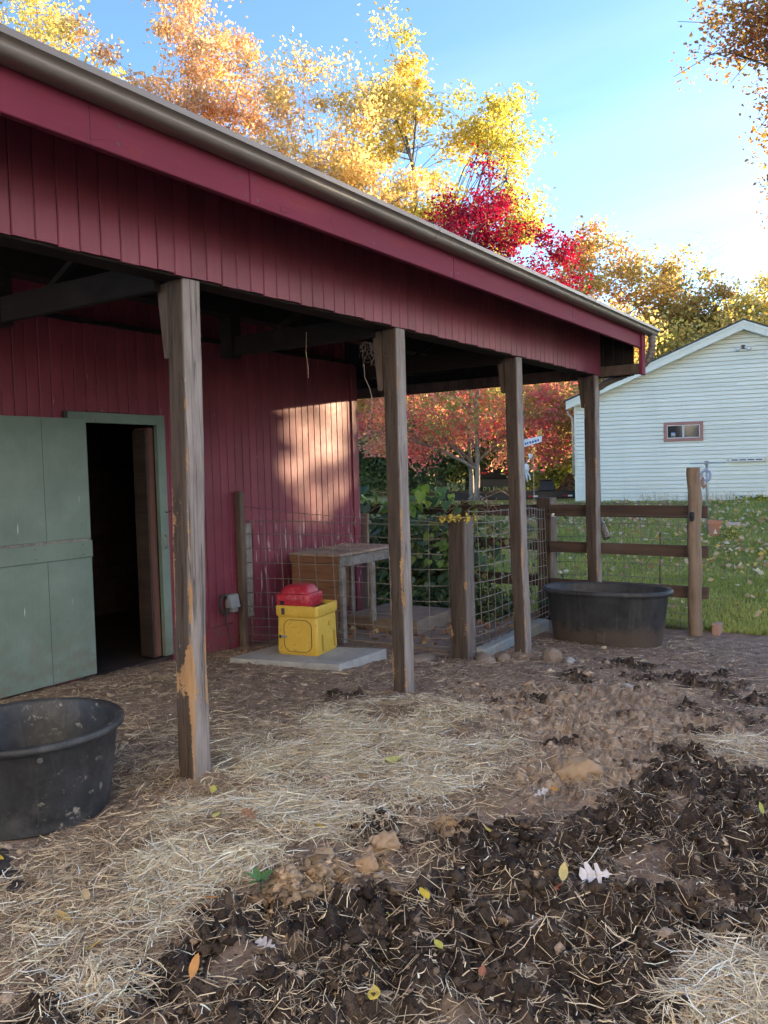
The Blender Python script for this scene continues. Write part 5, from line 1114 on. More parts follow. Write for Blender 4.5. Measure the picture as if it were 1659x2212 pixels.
def yard_things():
    gz = float(base_h(-3.85, 18.0))
    T = world_thing('clothes_pole', 'steel T shaped clothes pole with a hose coil in front of the house', 'clothes pole', (-3.85, 18.0, gz))
    MB().tube([(-3.85, 18.0, gz-.2), (-3.85, 18.0, gz+.9), (-3.85, 18.0, 1.66)], .026, 10).build('pole', MAT['steel'], T, smooth=True)
    MB().tube([(-4.17, 17.93, 1.655), (-3.85, 18.0, 1.66), (-3.50, 18.07, 1.655)], .014, 8).build('crossarm', MAT['steel'], T); MB().box(-3.89, -3.81, 17.96, 18.04, 1.62, 1.70).build('bracket', MAT['steel'], T)
    b = MB(); R_ = random.Random(4)
    for k in range(7):
        r = .085+R_.uniform(-.02, .02); b.tube([(-3.86+r*cos(q*pi/8), 17.96+.02*R_.uniform(-1, 1), 1.40+r*1.25*sin(q*pi/8)) for q in range(17)], .008, 5, False)
    b.build('line_coil', flat('pale_blue_line', (.42, .44, .55), .5), T, smooth=True); MB().tube([(-3.92, 17.96, 1.38), (-3.94, 17.96, 1.24), (-3.90, 17.96, 1.16), (-3.86, 17.96, 1.22)], [.02, .05, .045, .02], 8).build('hose_end', MAT['brickm'], T, smooth=True)
    gz = float(base_h(-3.55, 17.2)); T = world_thing('flower_pot', 'terracotta pot with a white mark beside the clothes pole', 'flower pot', (-3.57, 17.3, gz))
    MB().lathe([(.001, gz), (.095, gz), (.125, gz+.24), (.145, gz+.245), (.15, gz+.31), (.135, gz+.31), (.125, gz+.26), (.001, gz+.255)], -3.57, 17.3, 24).build('pot', MAT['terracotta'], T, smooth=False)
    MB().lathe([(.001, gz+.257), (.12, gz+.257), (.001, gz+.262)], -3.57, 17.3, 16).build('soil', MAT['stone'], T)
    q = MB().prism([(-3.555, 17.172, gz+.06), (-3.49, 17.185, gz+.06), (-3.525, 17.172, gz+.16)], (0, -.004, 0)).build('white_mark', MAT['white'], T)
    for k, (dx, hh) in enumerate(((.02, .2), (-.04, .14))): MB().tube([(-3.57+dx, 17.3, gz+.26), (-3.56+dx, 17.3, gz+.26+hh)], .005, 5).build('stem', MAT['pole'], T)
    gz = float(base_h(-3.3, 18.2)); T = MB().box(-3.52, -3.27, 18.15, 18.4, gz-.05, gz+.14).build('pale_block', flat('pale_block', (.55, .42, .36), .8), bevel=.012); tag(T, 'pale pinkish block on the lawn right of the terracotta pot', 'block')
    T = world_thing('yellow_shrub', 'small yellow green shrub on the lawn by the pale block', 'shrub', (-3.15, 16.9, .2)); R2 = np.random.RandomState(2); m = 240
    C0 = np.stack([-3.2+R2.normal(size=m)*.08, 17.0+R2.normal(size=m)*.06, float(base_h(-3.2, 17.0))+.03+R2.rand(m)*.22], 1); V, F = leaf_cards(C0, .05*(.6+.8*R2.rand(m)), R2); obj('foliage', mesh_np('foliage', V, F, np.repeat(pal(R2, YEL[:4]+GRN2, m), 4, 0)), MAT['leaf'], T); MB().tube([(-3.2, 17.0, .15), (-3.2, 17.0, .4)], .008, 5).build('stem', MAT['pole'], T)
    for k, (x, y, h, lab) in enumerate(((-3.0, 11.2, .80, 'rusty garden stake standing on the lawn behind the rails'), (-3.03, 11.3, .95, 'second thin rusty stake just behind the first one'))):
        gz = float(base_h(x, y)); tag(MB().tube([(x, y, gz-.1), (x+.01, y, gz+h)], .009, 6).build('garden_stake', MAT['jamb']), lab, 'stake', 'rusty stakes on the lawn')
    o = MB().box(-2.07, -1.99, 9.86, 10.06, -.30, -.155).build('wood_block', MAT['brickm'], bevel=.006); o.rotation_euler = (0, 0, 0); tag(o, 'small pinkish wood block at the foot of the tan round post', 'block')
yard_things()
# ------------------------------------------------------------------ vehicles and clutter behind the maple
def wheel(b_parent, name, c, r, w, axis, lugs=14):
    ax = Vector(axis).normalized(); up = Vector((0, 0, 1)); sd = ax.cross(up)
    b = MB(); prof = [(r*.55, -w/2), (r*.86, -w/2), (r*.97, -w*.36), (r, -w*.2), (r, w*.2), (r*.97, w*.36), (r*.86, w/2), (r*.55, w/2)]; seg = 24; v = []; f = []
    for (rr, o_) in prof:
        for k in range(seg): q = 2*pi*k/seg; v.append(Vector(c)+ax*o_+(sd*cos(q)+up*sin(q))*rr)
    n = len(prof)
    for i in range(n-1):
        for k in range(seg): f.append((i*seg+k, i*seg+(k+1) % seg, (i+1)*seg+(k+1) % seg, (i+1)*seg+k))
    b.add(v, f)
    for k in range(lugs):
        for s_ in (-1, 1):
            q = 2*pi*(k+.25*s_)/lugs; e = sd*cos(q)+up*sin(q); t = -sd*sin(q)+up*cos(q); o0 = Vector(c)+e*r*.98+ax*s_*w*.24
            P = [o0+t*a*r*.07+ax*bb*w*.22+e*cc*r*.09 for cc in (0, 1) for (a, bb) in ((-1, -1), (1, -1), (1, 1), (-1, 1))]; b.hexa(P)
    t = b.build(name, MAT['tyre'], b_parent)
    MB().tube([Vector(c)-ax*w*.32, Vector(c)+ax*w*.32], r*.56, 16).build('rim', MAT['black'], t)
    return t
def vehicles():
    # rear view of a black utility vehicle on a flat trailer; local x = to the right across the view
    rz = radians(24); L = thing('utility_vehicle', 'black utility vehicle with knobbly tyres parked behind the maple', 'vehicle', (-12.75, 26.6, .86), rz)
    MB().hexa([(-.62, -.6, .42), (.62, -.6, .42), (.62, 1.4, .42), (-.62, 1.4, .42), (-.66, -.66, .78), (.66, -.66, .78), (.66, 1.3, .78), (-.66, 1.3, .78)]).build('body', MAT['black'], L, bevel=.03)
    for s_ in (-1, 1): MB().hexa([(s_*.50-.18, -.62, .58), (s_*.50+.18, -.62, .58), (s_*.50+.18, -.2, .58), (s_*.50-.18, -.2, .58), (s_*.50-.16, -.55, .70), (s_*.50+.16, -.55, .70), (s_*.50+.16, -.2, .72), (s_*.50-.16, -.2, .72)]).build('fender', MAT['black'], L, bevel=.02)
    for z in (.84, .92, 1.0, 1.08): MB().box(.05, .62, -.60, -.57, z, z+.035).build('rack_slat', MAT['black'], L, bevel=.005)
    for x in (.06, .34, .61): MB().box(x-.015, x+.015, -.565, -.54, .78, 1.12).build('rack_upright', MAT['black'], L)
    MB().box(.28, .50, -.70, -.665, .60, .66).build('tail_light', MAT['taillight'], L, bevel=.01); MB().box(-.50, -.28, -.70, -.665, .60, .66).build('tail_light', MAT['taillight'], L, bevel=.01)
    MB().box(.56, .62, -.69, -.662, .72, .80).build('reflector', MAT['white'], L)
    MB().box(-.55, .55, -.55, .9, .16, .42).build('chassis', MAT['black'], L)
    for (x, y) in ((-.62, -.35), (.62, -.35), (-.62, 1.1), (.62, 1.1)): wheel(L, 'wheel', (x, y, .27), .27, .26, (1, 0, 0), 12)
    T = thing('flat_trailer', 'long black flat trailer carrying the utility vehicle and clutter', 'trailer', (-10.5, 25.6, .60), rz)
    MB().box(-3.6, 2.75, -.1, 2.1, .16, .26).build('deck', MAT['black'], T, bevel=.01); MB().box(-3.6, 2.75, -.14, -.102, .03, .20).build('side_rail', MAT['black'], T, bevel=.008)
    for x in (-.55, .55, 1.35, 2.05): 
        MB().box(x, x+.16, -.152, -.142, .08, .13).build('red_reflector', MAT['taillight'], T); MB().box(x+.162, x+.30, -.152, -.142, .08, .13).build('white_reflector', MAT['white'], T)
    for x in (-2.4, 1.6): wheel(T, 'wheel', (x, 1.0, -.02 + .05), .10, .12, (0, 1, 0), 8)
    for x in (-1.2, 1.0): MB().box(x, x+.1, .1, .2, -.1, .16).build('jack_stand', MAT['black'], T)
    def lw(x, y, z): return (-10.5+x*cos(rz)-y*sin(rz), 25.6+x*sin(rz)+y*cos(rz), .60+z)
    R0 = Matrix.Rotation(rz, 4, 'Z')
    # tapered black tub
    b = thing('black_hopper', 'tapered black plastic hopper on the trailer right of the third post', 'hopper', lw(.05, .5, .26), rz)
    MB().hexa([(-.30, -.25, 0), (.30, -.25, 0), (.30, .25, 0), (-.30, .25, 0), (-.19, -.16, .34), (.19, -.16, .34), (.19, .16, .34), (-.19, .16, .34)]).build('body', MAT['black'], b, bevel=.02); MB().box(-.24, .24, -.2, .2, .34, .38).build('rim', MAT['black'], b, bevel=.01)
    c = thing('green_crate', 'dark green slatted plastic crate raised behind the trailer clutter', 'crate', lw(1.65, .9, .48), rz)
    for k in range(7):
        MB().box(-.36+k*.112, -.33+k*.112, -.30, -.275, 0, .46).build('slat', MAT['greencrate'], c); MB().box(-.36+k*.112, -.33+k*.112, .275, .30, 0, .46).build('slat', MAT['greencrate'], c)
    MB().box(-.38, .38, -.31, .31, .43, .49).build('top_rim', MAT['greencrate'], c, bevel=.01); MB().box(-.37, .37, -.29, .29, -.02, .03).build('base', MAT['greencrate'], c); MB().box(-.37, .37, -.305, -.28, .1, .16).build('band', MAT['greencrate'], c)
    st = thing('crate_stand', 'dark timber stand under the green crate', 'stand', lw(1.65, .9, .26), rz)
    for x in (-.3, .3): 
        for y in (-.22, .22): MB().box(x-.03, x+.03, y-.03, y+.03, 0, .215).build('leg', MAT['greywood'], st)
    MB().box(-.34, .34, -.26, .26, .17, .2).build('shelf', MAT['greywood'], st)
    for k, (a, e, lab) in enumerate((((1.2, .2, .75), (2.5, .15, .27), 'pale wooden pole leaning across the trailer clutter'), ((2.35, .3, .72), (2.2, .2, .27), 'short upright pale stick at the trailer end by the house'), ((1.35, .3, .62), (1.25, .2, .27), 'pale stick standing between the tarp and the crate stand'))):
        tag(MB().tube([lw(*a), lw(*e)], .022, 8).build('wooden_pole', MAT['pole'], smooth=True), lab, 'pole', 'loose poles on the trailer')
    p = MB(); pts = [lw(2.15, .05, .0), lw(2.18, .05, .22), lw(2.22, .06, .45), lw(2.36, .07, .66), lw(2.55, .08, .76)]; o = p.tube(pts, [.085, .082, .08, .075, .06], 12).build('drift_log', MAT['bark'], smooth=True); tag(o, 'bent brown log leaning on the trailer beside the house corner', 'log')
    h = world_thing('brush_heap', 'peaked heap of twigs and brown leaves on the trailer', 'brush heap', lw(.85, .4, .26)); R2 = np.random.RandomState(9); m = 700
    u = R2.rand(m); q = R2.uniform(0, 6.28, m); rr = .42*(1-u); cx, cy, cz = lw(.80, .45, .26); V, F = leaf_cards(np.stack([cx+rr*np.cos(q), cy+rr*np.sin(q)*.6, cz+u*.52], 1), .12*(.6+.8*R2.rand(m)), R2); obj('leaves', mesh_np('leaves', V, F, np.repeat(pal(R2, [(.25, .15, .09), (.34, .22, .13), (.20, .13, .09), (.42, .24, .07)], m), 4, 0)), MAT['fallen'], h)
    b = MB()
    for k in range(16): b.tube([(cx+R2.normal()*.2, cy, cz), (cx+R2.normal()*.12, cy, cz+.3), (cx+R2.normal()*.06, cy, cz+.58)], .008, 4)
    b.build('twigs', MAT['pole'], h)
    tag(MB().tube([lw(1.0, .0, .56), lw(1.25, -.02, .46), lw(1.55, -.02, .36), lw(1.85, -.02, .33)], [.05, .04, .03, .02], 8).build('orange_tool', MAT['orangecord'], smooth=True), 'orange handled tool lying on the brush heap', 'tool')
    tag(MB().tube([lw(.9, -.05, .72), lw(1.4, -.05, .46), lw(2.0, -.06, .25)], .018, 8).build('steel_rod', MAT['steel'], smooth=True), 'thin grey rod sloping down across the brush heap', 'rod')
    # white lawn sign and figure by the maple
    s = thing('lawn_sign', 'white sign with blue lettering and an orange top right of the third post', 'sign', (-9.6, 22.55, 2.36), radians(24))
    MB().hexa([(-.30, -.01, -.13), (.24, -.01, .02), (.24, .01, .02), (-.30, .01, -.13), (-.28, -.01, .10), (.26, -.01, .20), (.26, .01, .20), (-.28, .01, .10)]).build('board', MAT['white'], s)
    MB().hexa([(.10, -.014, .18), (.26, -.014, .22), (.26, .014, .22), (.10, .014, .18), (.12, -.014, .32), (.27, -.014, .42), (.27, .014, .42), (.12, .014, .32)]).build('orange_top', flat('sign_orange', (.65, .36, .10), .6), s)
    blue = flat('sign_blue', (.10, .16, .38), .6)
    for i, (x, w, dz) in enumerate(((-.24, .05, 0), (-.18, .05, .015), (-.11, .06, .03), (-.03, .05, .05), (.04, .06, .07), (.12, .05, .09))): MB().box(x, x+w, -.0135, -.0115, -.055+dz, .01+dz).build('letter_stroke', blue, s)
    MB().tube([(0.0, .02, -1.85), (0.0, .02, .1)], .008, 6).build('stake', MAT['steel'], s)
    g = thing('lawn_figure', 'small white hanging figure below the white sign by the maple', 'ornament', (-9.62, 22.3, 1.05), radians(24))
    b = MB(); b.lathe([(.001, .86), (.045, .87), (.06, .92), (.05, .98), (.001, 1.0)], .03, 0, 14).build('head', MAT['white'], g, smooth=True)
    b = MB(); b.lathe([(.001, .44), (.07, .46), (.10, .56), (.085, .66), (.04, .70), (.001, .705)], -.10, 0, 14, 1, .6).build('torso', MAT['white'], g, smooth=True)
    MB().tube([(-.10, 0, .46), (-.08, 0, .33), (-.07, 0, .20)], [.028, .024, .018], 8).build('leg', MAT['white'], g, smooth=True); MB().tube([(-.06, 0, .46), (.0, 0, .36), (.02, 0, .24)], [.026, .022, .018], 8).build('leg', MAT['white'], g, smooth=True)
    MB().tube([(-.10, 0, .69), (-.04, 0, .78), (.03, 0, .87)], .012, 6).build('neck', MAT['white'], g, smooth=True)
vehicles()
#@@SCATTER
# ------------------------------------------------------------------ straw, clods, stones and fallen leaves in the paddock
def in_post(x, y):
    bad = np.zeros(len(x), bool)
    for (px, py) in ((-3.42, 3.21), (-3.38, 5.33), (-3.35, 7.49), (-3.40, 9.8)): bad |= (np.abs(x-px) < .10) & (np.abs(y-py) < .10)
    bad |= ((x+3.88)**2+(y-2.52)**2) < .40**2
    bad |= ((x+2.95)/.66)**2+((y-8.86)/.37)**2 < 1
    bad |= (x > -5.55) & (x < -4.38) & (y > 5.66) & (y < 6.7) & (y-5.68 > .22*(x+5.52)) & (y-6.33 < .318*(x+5.5))
    bad |= x < -6.0
    bad |= (y > 6.45+.26*(x+5.9)) & (x < -3.6)
    return bad
def strands(name, label, n, dens, L0, L1, w, cols, seed, lift, curl, pitch, cat='straw'):
    R_ = np.random.RandomState(seed)
    xs, ys = [], []; tot = 0
    while tot < n:
        m = n*2; r = R_.rand(m); y = 1.0+8.6*r**1.9; x = R_.uniform(-6.0, .5, m)
        # keep the wedge in front of the camera and a margin to both sides of it
        ok = (x > -1.9*y-.4) & (x < -.02*y+.35) & ~in_post(x, y); x, y = x[ok], y[ok]
        k = R_.rand(len(x)) < dens(x, y); x, y = x[k], y[k]; xs.append(x); ys.append(y); tot += len(x)
    x = np.concatenate(xs)[:n]; y = np.concatenate(ys)[:n]
    a = R_.uniform(0, 2*pi, n)+.5*fbm(x, y, 2, 2, 1.5); L = L0+(L1-L0)*R_.rand(n)**1.6; bend = R_.normal(size=n)*curl; off = lift*R_.rand(n)**2; pt = R_.normal(size=n)*pitch
    K = 4; P = np.zeros((n, K, 3)); ang = a.copy(); cx, cy = x.copy(), y.copy()
    for j in range(K):
        P[:, j, 0] = cx; P[:, j, 1] = cy; step = L/(K-1); cx = cx+np.cos(ang)*step; cy = cy+np.sin(ang)*step; ang = ang+bend
    zz = np.stack([gh(P[:, j, 0], P[:, j, 1]) for j in range(K)], 1); zm = zz.max(1)
    t = np.linspace(-.5, .5, K)[None]
    P[:, :, 2] = 0.35*zz+0.65*zm[:, None]+off[:, None]+t*(L*pt)[:, None]+.003
    P[:, :, 2] = np.maximum(P[:, :, 2], zz+.0015)
    d = np.stack([-np.sin(a), np.cos(a), R_.normal(size=n)*.5], 1); d /= np.linalg.norm(d, axis=1)[:, None]
    wd = w*(.6+.8*R_.rand(n)); wj = np.array([1, 1, .95, .5])
    A = P-d[:, None]*(wd[:, None]*wj[None])[..., None]*.5; B = P+d[:, None]*(wd[:, None]*wj[None])[..., None]*.5
    V = np.stack([A, B], 2).reshape(-1, 3); i = np.arange(n)[:, None]*(2*K)+np.arange(K-1)[None]*2; i = i.ravel(); F = np.stack([i, i+1, i+3, i+2], 1)
    c = pal(R_, cols, n)*(.62+.7*R_.rand(n))[:, None]
    o = obj(name, mesh_np(name, V, F, np.repeat(np.clip(c, 0, .85), 2*K, 0)), MAT['straw']); tag(o, label, cat, kind='stuff'); return o
sm = M('dry_straw', .6, .3); sm.color(sm.attr('Col')); MAT['straw'] = sm.m
fS = lambda x, y: gh(x, y, mS); fD = lambda x, y: gh(x, y, mD); fT = lambda x, y: gh(x, y, mT)
PALE = [(.76, .63, .45), (.82, .73, .57), (.68, .54, .37), (.60, .46, .31), (.85, .79, .67), (.58, .48, .31)]
BRN = [(.50, .37, .24), (.37, .26, .17), (.60, .47, .31), (.30, .21, .14)]
CORE = [b_ for b_ in STRAW if b_[3] >= .8]
fC = lambda x, y: sstep(.35, .95, blobs(CORE, x, y)+.25*fbm(x, y, 5, 3, 3.0))
strands('hay', 'pale hay spread in a band across the paddock floor', 26000, lambda x, y: (.88*fC(x, y)+.06)*(.05+.95*fS(x, y))*sstep(-.20, .45, fbm(x, y, 3, 4, 3.2)+.04), .03, .19, .0030, PALE, 1, .030, .22, .10, 'hay')
strands('brown_hay', 'matted brown hay trampled into the soil', 34000, lambda x, y: np.clip(fS(x, y), 0, 1)*.8+.12,   .03, .16, .0030, BRN+PALE[2:4], 2, .018, .2, .08, 'hay')
strands('loose_straw', 'loose straw bits lying on the dark manure', 11000, lambda x, y: .8*fD(x, y)*sstep(-.05, .40, fbm(x, y, 13, 3, 3.0))+.14,   .02, .10, .0017, PALE[2:4]+BRN+BRN, 3, .020, .22, .22, 'straw')
strands('chaff', 'fine chaff sprinkled over the bare soil', 12000, lambda x, y: np.clip(1-.5*fS(x, y)-.3*fD(x, y), .1, 1), .012, .05, .004, BRN+PALE, 4, .004, .2, .1, 'chaff')
def clods(name, label, n, dens, r0, r1, col, seed, pw=2.6, sink=.25, var=.35, rough=.45, thr=.45):
    R_ = np.random.RandomState(seed); xs, ys = [], []; tot = 0
    while tot < n:
        m = n*3; y = 1.0+8.0*R_.rand(m)**1.8; x = R_.uniform(-6.0, .5, m); ok = (x > -1.9*y-.4) & (x < -.02*y+.35) & ~in_post(x, y); x, y = x[ok], y[ok]
        k = R_.rand(len(x)) < dens(x, y); xs.append(x[k]); ys.append(y[k]); tot += k.sum()
    x = np.concatenate(xs)[:n]; y = np.concatenate(ys)[:n]; r = r0+(r1-r0)*R_.rand(n)**pw
    bm = bmesh.new(); bmesh.ops.create_icosphere(bm, subdivisions=2, radius=1.0); bm.verts.ensure_lookup_table(); v2 = np.array([v.co[:] for v in bm.verts]); f2 = np.array([[v.index for v in f.verts] for f in bm.faces]); bm.free()
    bm = bmesh.new(); bmesh.ops.create_icosphere(bm, subdivisions=1, radius=1.0); bm.verts.ensure_lookup_table(); v1 = np.array([v.co[:] for v in bm.verts]); f1 = np.array([[v.index for v in f.verts] for f in bm.faces]); bm.free()
    VV, FF, CC = [], [], []; o = 0
    big = r > (r0+(r1-r0)*thr)
    for (sel, sv, sf) in ((big, v2, f2), (~big, v1, f1)):
        idx = np.where(sel)[0]
        if not len(idx): continue
        m = len(idx); s = np.stack([.8+.5*R_.rand(m), .8+.5*R_.rand(m), .55+.4*R_.rand(m)], 1); q = R_.uniform(0, 6.28, m)
        b = sv[None]*np.ones((m, 1, 1)); ph = R_.rand(m, 1)*100
        dsp = fbm(b[..., 0]+ph, b[..., 1]+ph*.7, b[..., 2], 3, 1.4, .65); b = b*(1+rough*1.6*dsp)[..., None]*s[:, None]
        cx = b[..., 0]*np.cos(q)[:, None]-b[..., 1]*np.sin(q)[:, None]; cy = b[..., 0]*np.sin(q)[:, None]+b[..., 1]*np.cos(q)[:, None]
        rr = r[idx][:, None]; z0 = gh(x[idx], y[idx])[:, None]
        V = np.stack([x[idx][:, None]+cx*rr, y[idx][:, None]+cy*rr, z0+(b[..., 2]+.5-sink*1.6)*rr], -1).reshape(-1, 3)
        F = (sf[None]+(np.arange(m)*len(sv))[:, None, None]).reshape(-1, 3)+o; o += len(V)
        c = pal(R_, col, m)*(1-var+2*var*R_.rand(m))[:, None]; VV.append(V); FF.append(F); CC.append(np.repeat(c, len(sv), 0))
    ob = obj(name, mesh_np(name, np.concatenate(VV), np.concatenate(FF), np.concatenate(CC), True), MAT['clod']); tag(ob, label, 'soil', kind='stuff'); return ob
MAT['clod'] = attr_mat('crumbly_soil', .92, .12, .9, 130, .5)
clods('manure_clods', 'crumbly black manure clods in the foreground', 15000, lambda x, y: fD(x, y)**1.5*(.12+.88*sstep(-.1, .25, fbm(x, y, 7, 2, 5.))), .003, .027, [(.050, .036, .029), (.068, .049, .038), (.036, .026, .021), (.092, .066, .049)], 11, 4.0, .50, .35, .95, .7)
clods('muck_crumbs', 'fine crumbs of dark muck between the clods', 16000, lambda x, y: fD(x, y), .002, .007, [(.055, .040, .032), (.085, .060, .045), (.040, .029, .024), (.13, .095, .07)], 14, 2.0, .3, .4, .6, 2.0)
clods('soil_crumbs', 'small brown crumbs of loose soil over the paddock', 7000, lambda x, y: np.clip(.55*fT(x, y)+.22*(1-fS(x, y)), 0, 1), .004, .026, [(.26, .185, .14), (.36, .26, .19), (.15, .107, .08), (.44, .33, .245)], 12, 3.0, .5, .35, .9, .8)
clods('sandy_crumbs', 'tan sandy crumbs piled in lumps in the foreground', 2600, lambda x, y: sstep(.35, .8, blobs([(-2.06, 2.66, .13, 1), (-2.13, 2.48, .13, 1), (-1.96, 2.86, .08, 1), (-1.86, 3.40, .10, 1)], x, y)), .003, .024, [(.30, .205, .13), (.38, .27, .18), (.24, .16, .105)], 13, 3.2, .45, .4, 1.0, .5)
def lump(name, label, cat, x, y, r, mat, seed, sq=(1, 1, .75), group=None, rough=.75, sub=4, sink=.46):
    bm = bmesh.new(); bmesh.ops.create_icosphere(bm, subdivisions=sub, radius=1.0)
    P = np.array([v.co[:] for v in bm.verts]); d = fbm(P[:, 0]+seed, P[:, 1], P[:, 2]+seed*.3, 6, 1.3, .68); cell = np.round(d*3)/3*.5+d*.5
    for v, k in zip(bm.verts, cell): v.co = v.co*(1+rough*k); v.co = Vector((v.co.x*r*sq[0], v.co.y*r*sq[1], v.co.z*r*sq[2]))
    me = bpy.data.meshes.new(name); bm.to_mesh(me); bm.free()
    for p in me.polygons: p.use_smooth = True
    o = obj(name, me, MAT[mat]); o.location = (x, y, G(x, y)+r*sq[2]*(1-2*sink)); o.rotation_euler = (0, 0, seed); tag(o, label, cat, group); return o
lump('soil_clump', 'large tan clump of soil in the middle of the paddock', 'clump', -1.60, 4.30, .115, 'sand', 3.1, (1.05, .9, .85))
lump('soil_clump', 'small tan clump right of the large soil clump', 'clump', -1.42, 4.50, .045, 'sand', 5.7)
lump('soil_clump', 'knobbly tan clod left on top of the sandy lumps in the foreground', 'clump', -2.14, 2.70, .065, 'sand', 7.7)
lump('soil_clump', 'pointed tan clod right of the knobbly one in the foreground', 'clump', -1.97, 2.80, .05, 'sand', 9.2, (.9, .9, 1.1))
lump('soil_clump', 'tan clod at the head of the dark manure behind the foreground leaves', 'clump', -2.02, 3.02, .055, 'sand', 4.4)
st = 'stones round the foot of the third post'
lump('stone', 'brown stone left of the third porch post foot', 'stone', -3.52, 7.02, .11, 'stone', 2.2, (1.2, .9, .7), st, .3)
lump('stone', 'small stone between the short post and the third porch post', 'stone', -3.42, 7.22, .07, 'stone', 4.2, (1, 1, .8), st, .3)
lump('stone', 'rounded stone right of the third porch post foot', 'stone', -3.02, 7.46, .095, 'stone', 6.2, (1, .9, 1.0), st, .25)
lump('stone', 'pale flat stone beside the rounded one', 'stone', -2.84, 7.45, .06, 'concrete', 8.2, (1.3, .8, .6), st, .25)
lump('stone', 'flat stone under the wire panel by the second post', 'stone', -4.05, 6.72, .11, 'stone', 1.2, (1.4, .9, .5), st, .25)
lump('stone', 'pale stone out on the brown soil before the oval tank', 'stone', -2.05, 6.62, .05, 'concrete', 3.3, (1.3, .9, .8), None, .3)
lump('stone', 'tan cobble lying on the soil left of the pale stone', 'stone', -2.75, 6.28, .04, 'sand', 3.9, (1.3, .9, .8), None, .3)
for i, (x, y, r) in enumerate(((-3.47, 2.08, .040), (-3.40, 2.03, .045), (-3.45, 1.98, .035), (-3.30, 2.03, .038), (-3.18, 1.97, .040), (-3.53, 2.13, .03))):
    lump('horse_dropping', 'dark horse dropping on the hay in front of the round tub', 'manure', x, y, r, 'dung', 1.1*i+.4, (1, .9, .8), 'droppings by the round tub', .25, 3) if 'dung' in MAT else None
# single fallen leaves
def leaf_outline(kind):
    if kind == 'oak':
        side = [(.0, .0), (.05, .10), (.16, .15), (.08, .27), (.10, .33), (.36, .40), (.34, .50), (.14, .48), (.13, .56), (.40, .70), (.36, .80), (.15, .72), (.17, .82), (.24, .93), (.12, .97), (0, 1.0)]
    elif kind == 'oval': side = [(0, 0), (.10, .08), (.21, .25), (.255, .45), (.21, .68), (.11, .87), (0, 1.0)]
    elif kind == 'willow': side = [(0, 0), (.06, .1), (.12, .3), (.13, .5), (.10, .72), (.05, .9), (0, 1)]
    else: side = [(0, 0), (.2, -.05), (.34, .15), (.38, .4), (.25, .68), (.1, .88), (0, 1)]
    return side
def fallen_leaf(label, x, y, size, kind, col, rz, seed, tilt=None, curl=.25, hole=False, group='fallen leaves in the paddock'):
    R_ = random.Random(seed); side = leaf_outline(kind); n = len(side); v = []; f = []
    cz = lambda X, Y: curl*(abs(X)*.8+.5*(Y-.5)**2)
    cen = [(0, yy, cz(0, yy)) for _, yy in side]; rt = [(xx, yy, cz(xx, yy)) for xx, yy in side]; lf = [(-xx*.96, yy+.02*sin(yy*9+seed), cz(xx, yy)) for xx, yy in side]
    v = cen+rt+lf
    for i in range(n-1): f.append((i, n+i, n+i+1, i+1)); f.append((i, i+1, 2*n+i+1, 2*n+i))
    me = bpy.data.meshes.new('leaf_blade'); me.from_pydata(v, [], f); me.validate()
    at = me.color_attributes.new('Col', 'FLOAT_COLOR', 'POINT'); cs = []
    for (X, Y, Z) in v:
        k = .82+.36*R_.random(); e = 1-.25*abs(X); cs += [col[0]*k*e, col[1]*k*e, col[2]*k*e, 1]
    at.data.foreach_set('color', cs)
    for p in me.polygons: p.use_smooth = True
    T = thing('fallen_leaf', label, 'leaf', (x, y, G(x, y)+.016+size*(.22 if kind == 'oak' else .10)), 0, group)
    T.rotation_euler = tilt or (radians(R_.uniform(4, 22)), radians(R_.uniform(-14, 14)), rz); size *= .88; T.scale = (size, size, size)
    o = obj('blade', me, MAT['fallen'], T)
    MB().tube([(0, -.28 if kind == 'oak' else -.16, .03), (0, 0, 0), (0, .5, .012), (0, .98, .02)], [.010, .010, .006, .003], 5).build('midrib', MAT['rib'], T)
    return T
MAT['rib'] = flat('leaf_rib', (.55, .42, .25), .7)
YL, OR, BR, WH, PK, GRl = (.66, .47, .05), (.60, .30, .07), (.26, .12, .06), (.66, .60, .60), (.55, .36, .30), (.42, .46, .10)
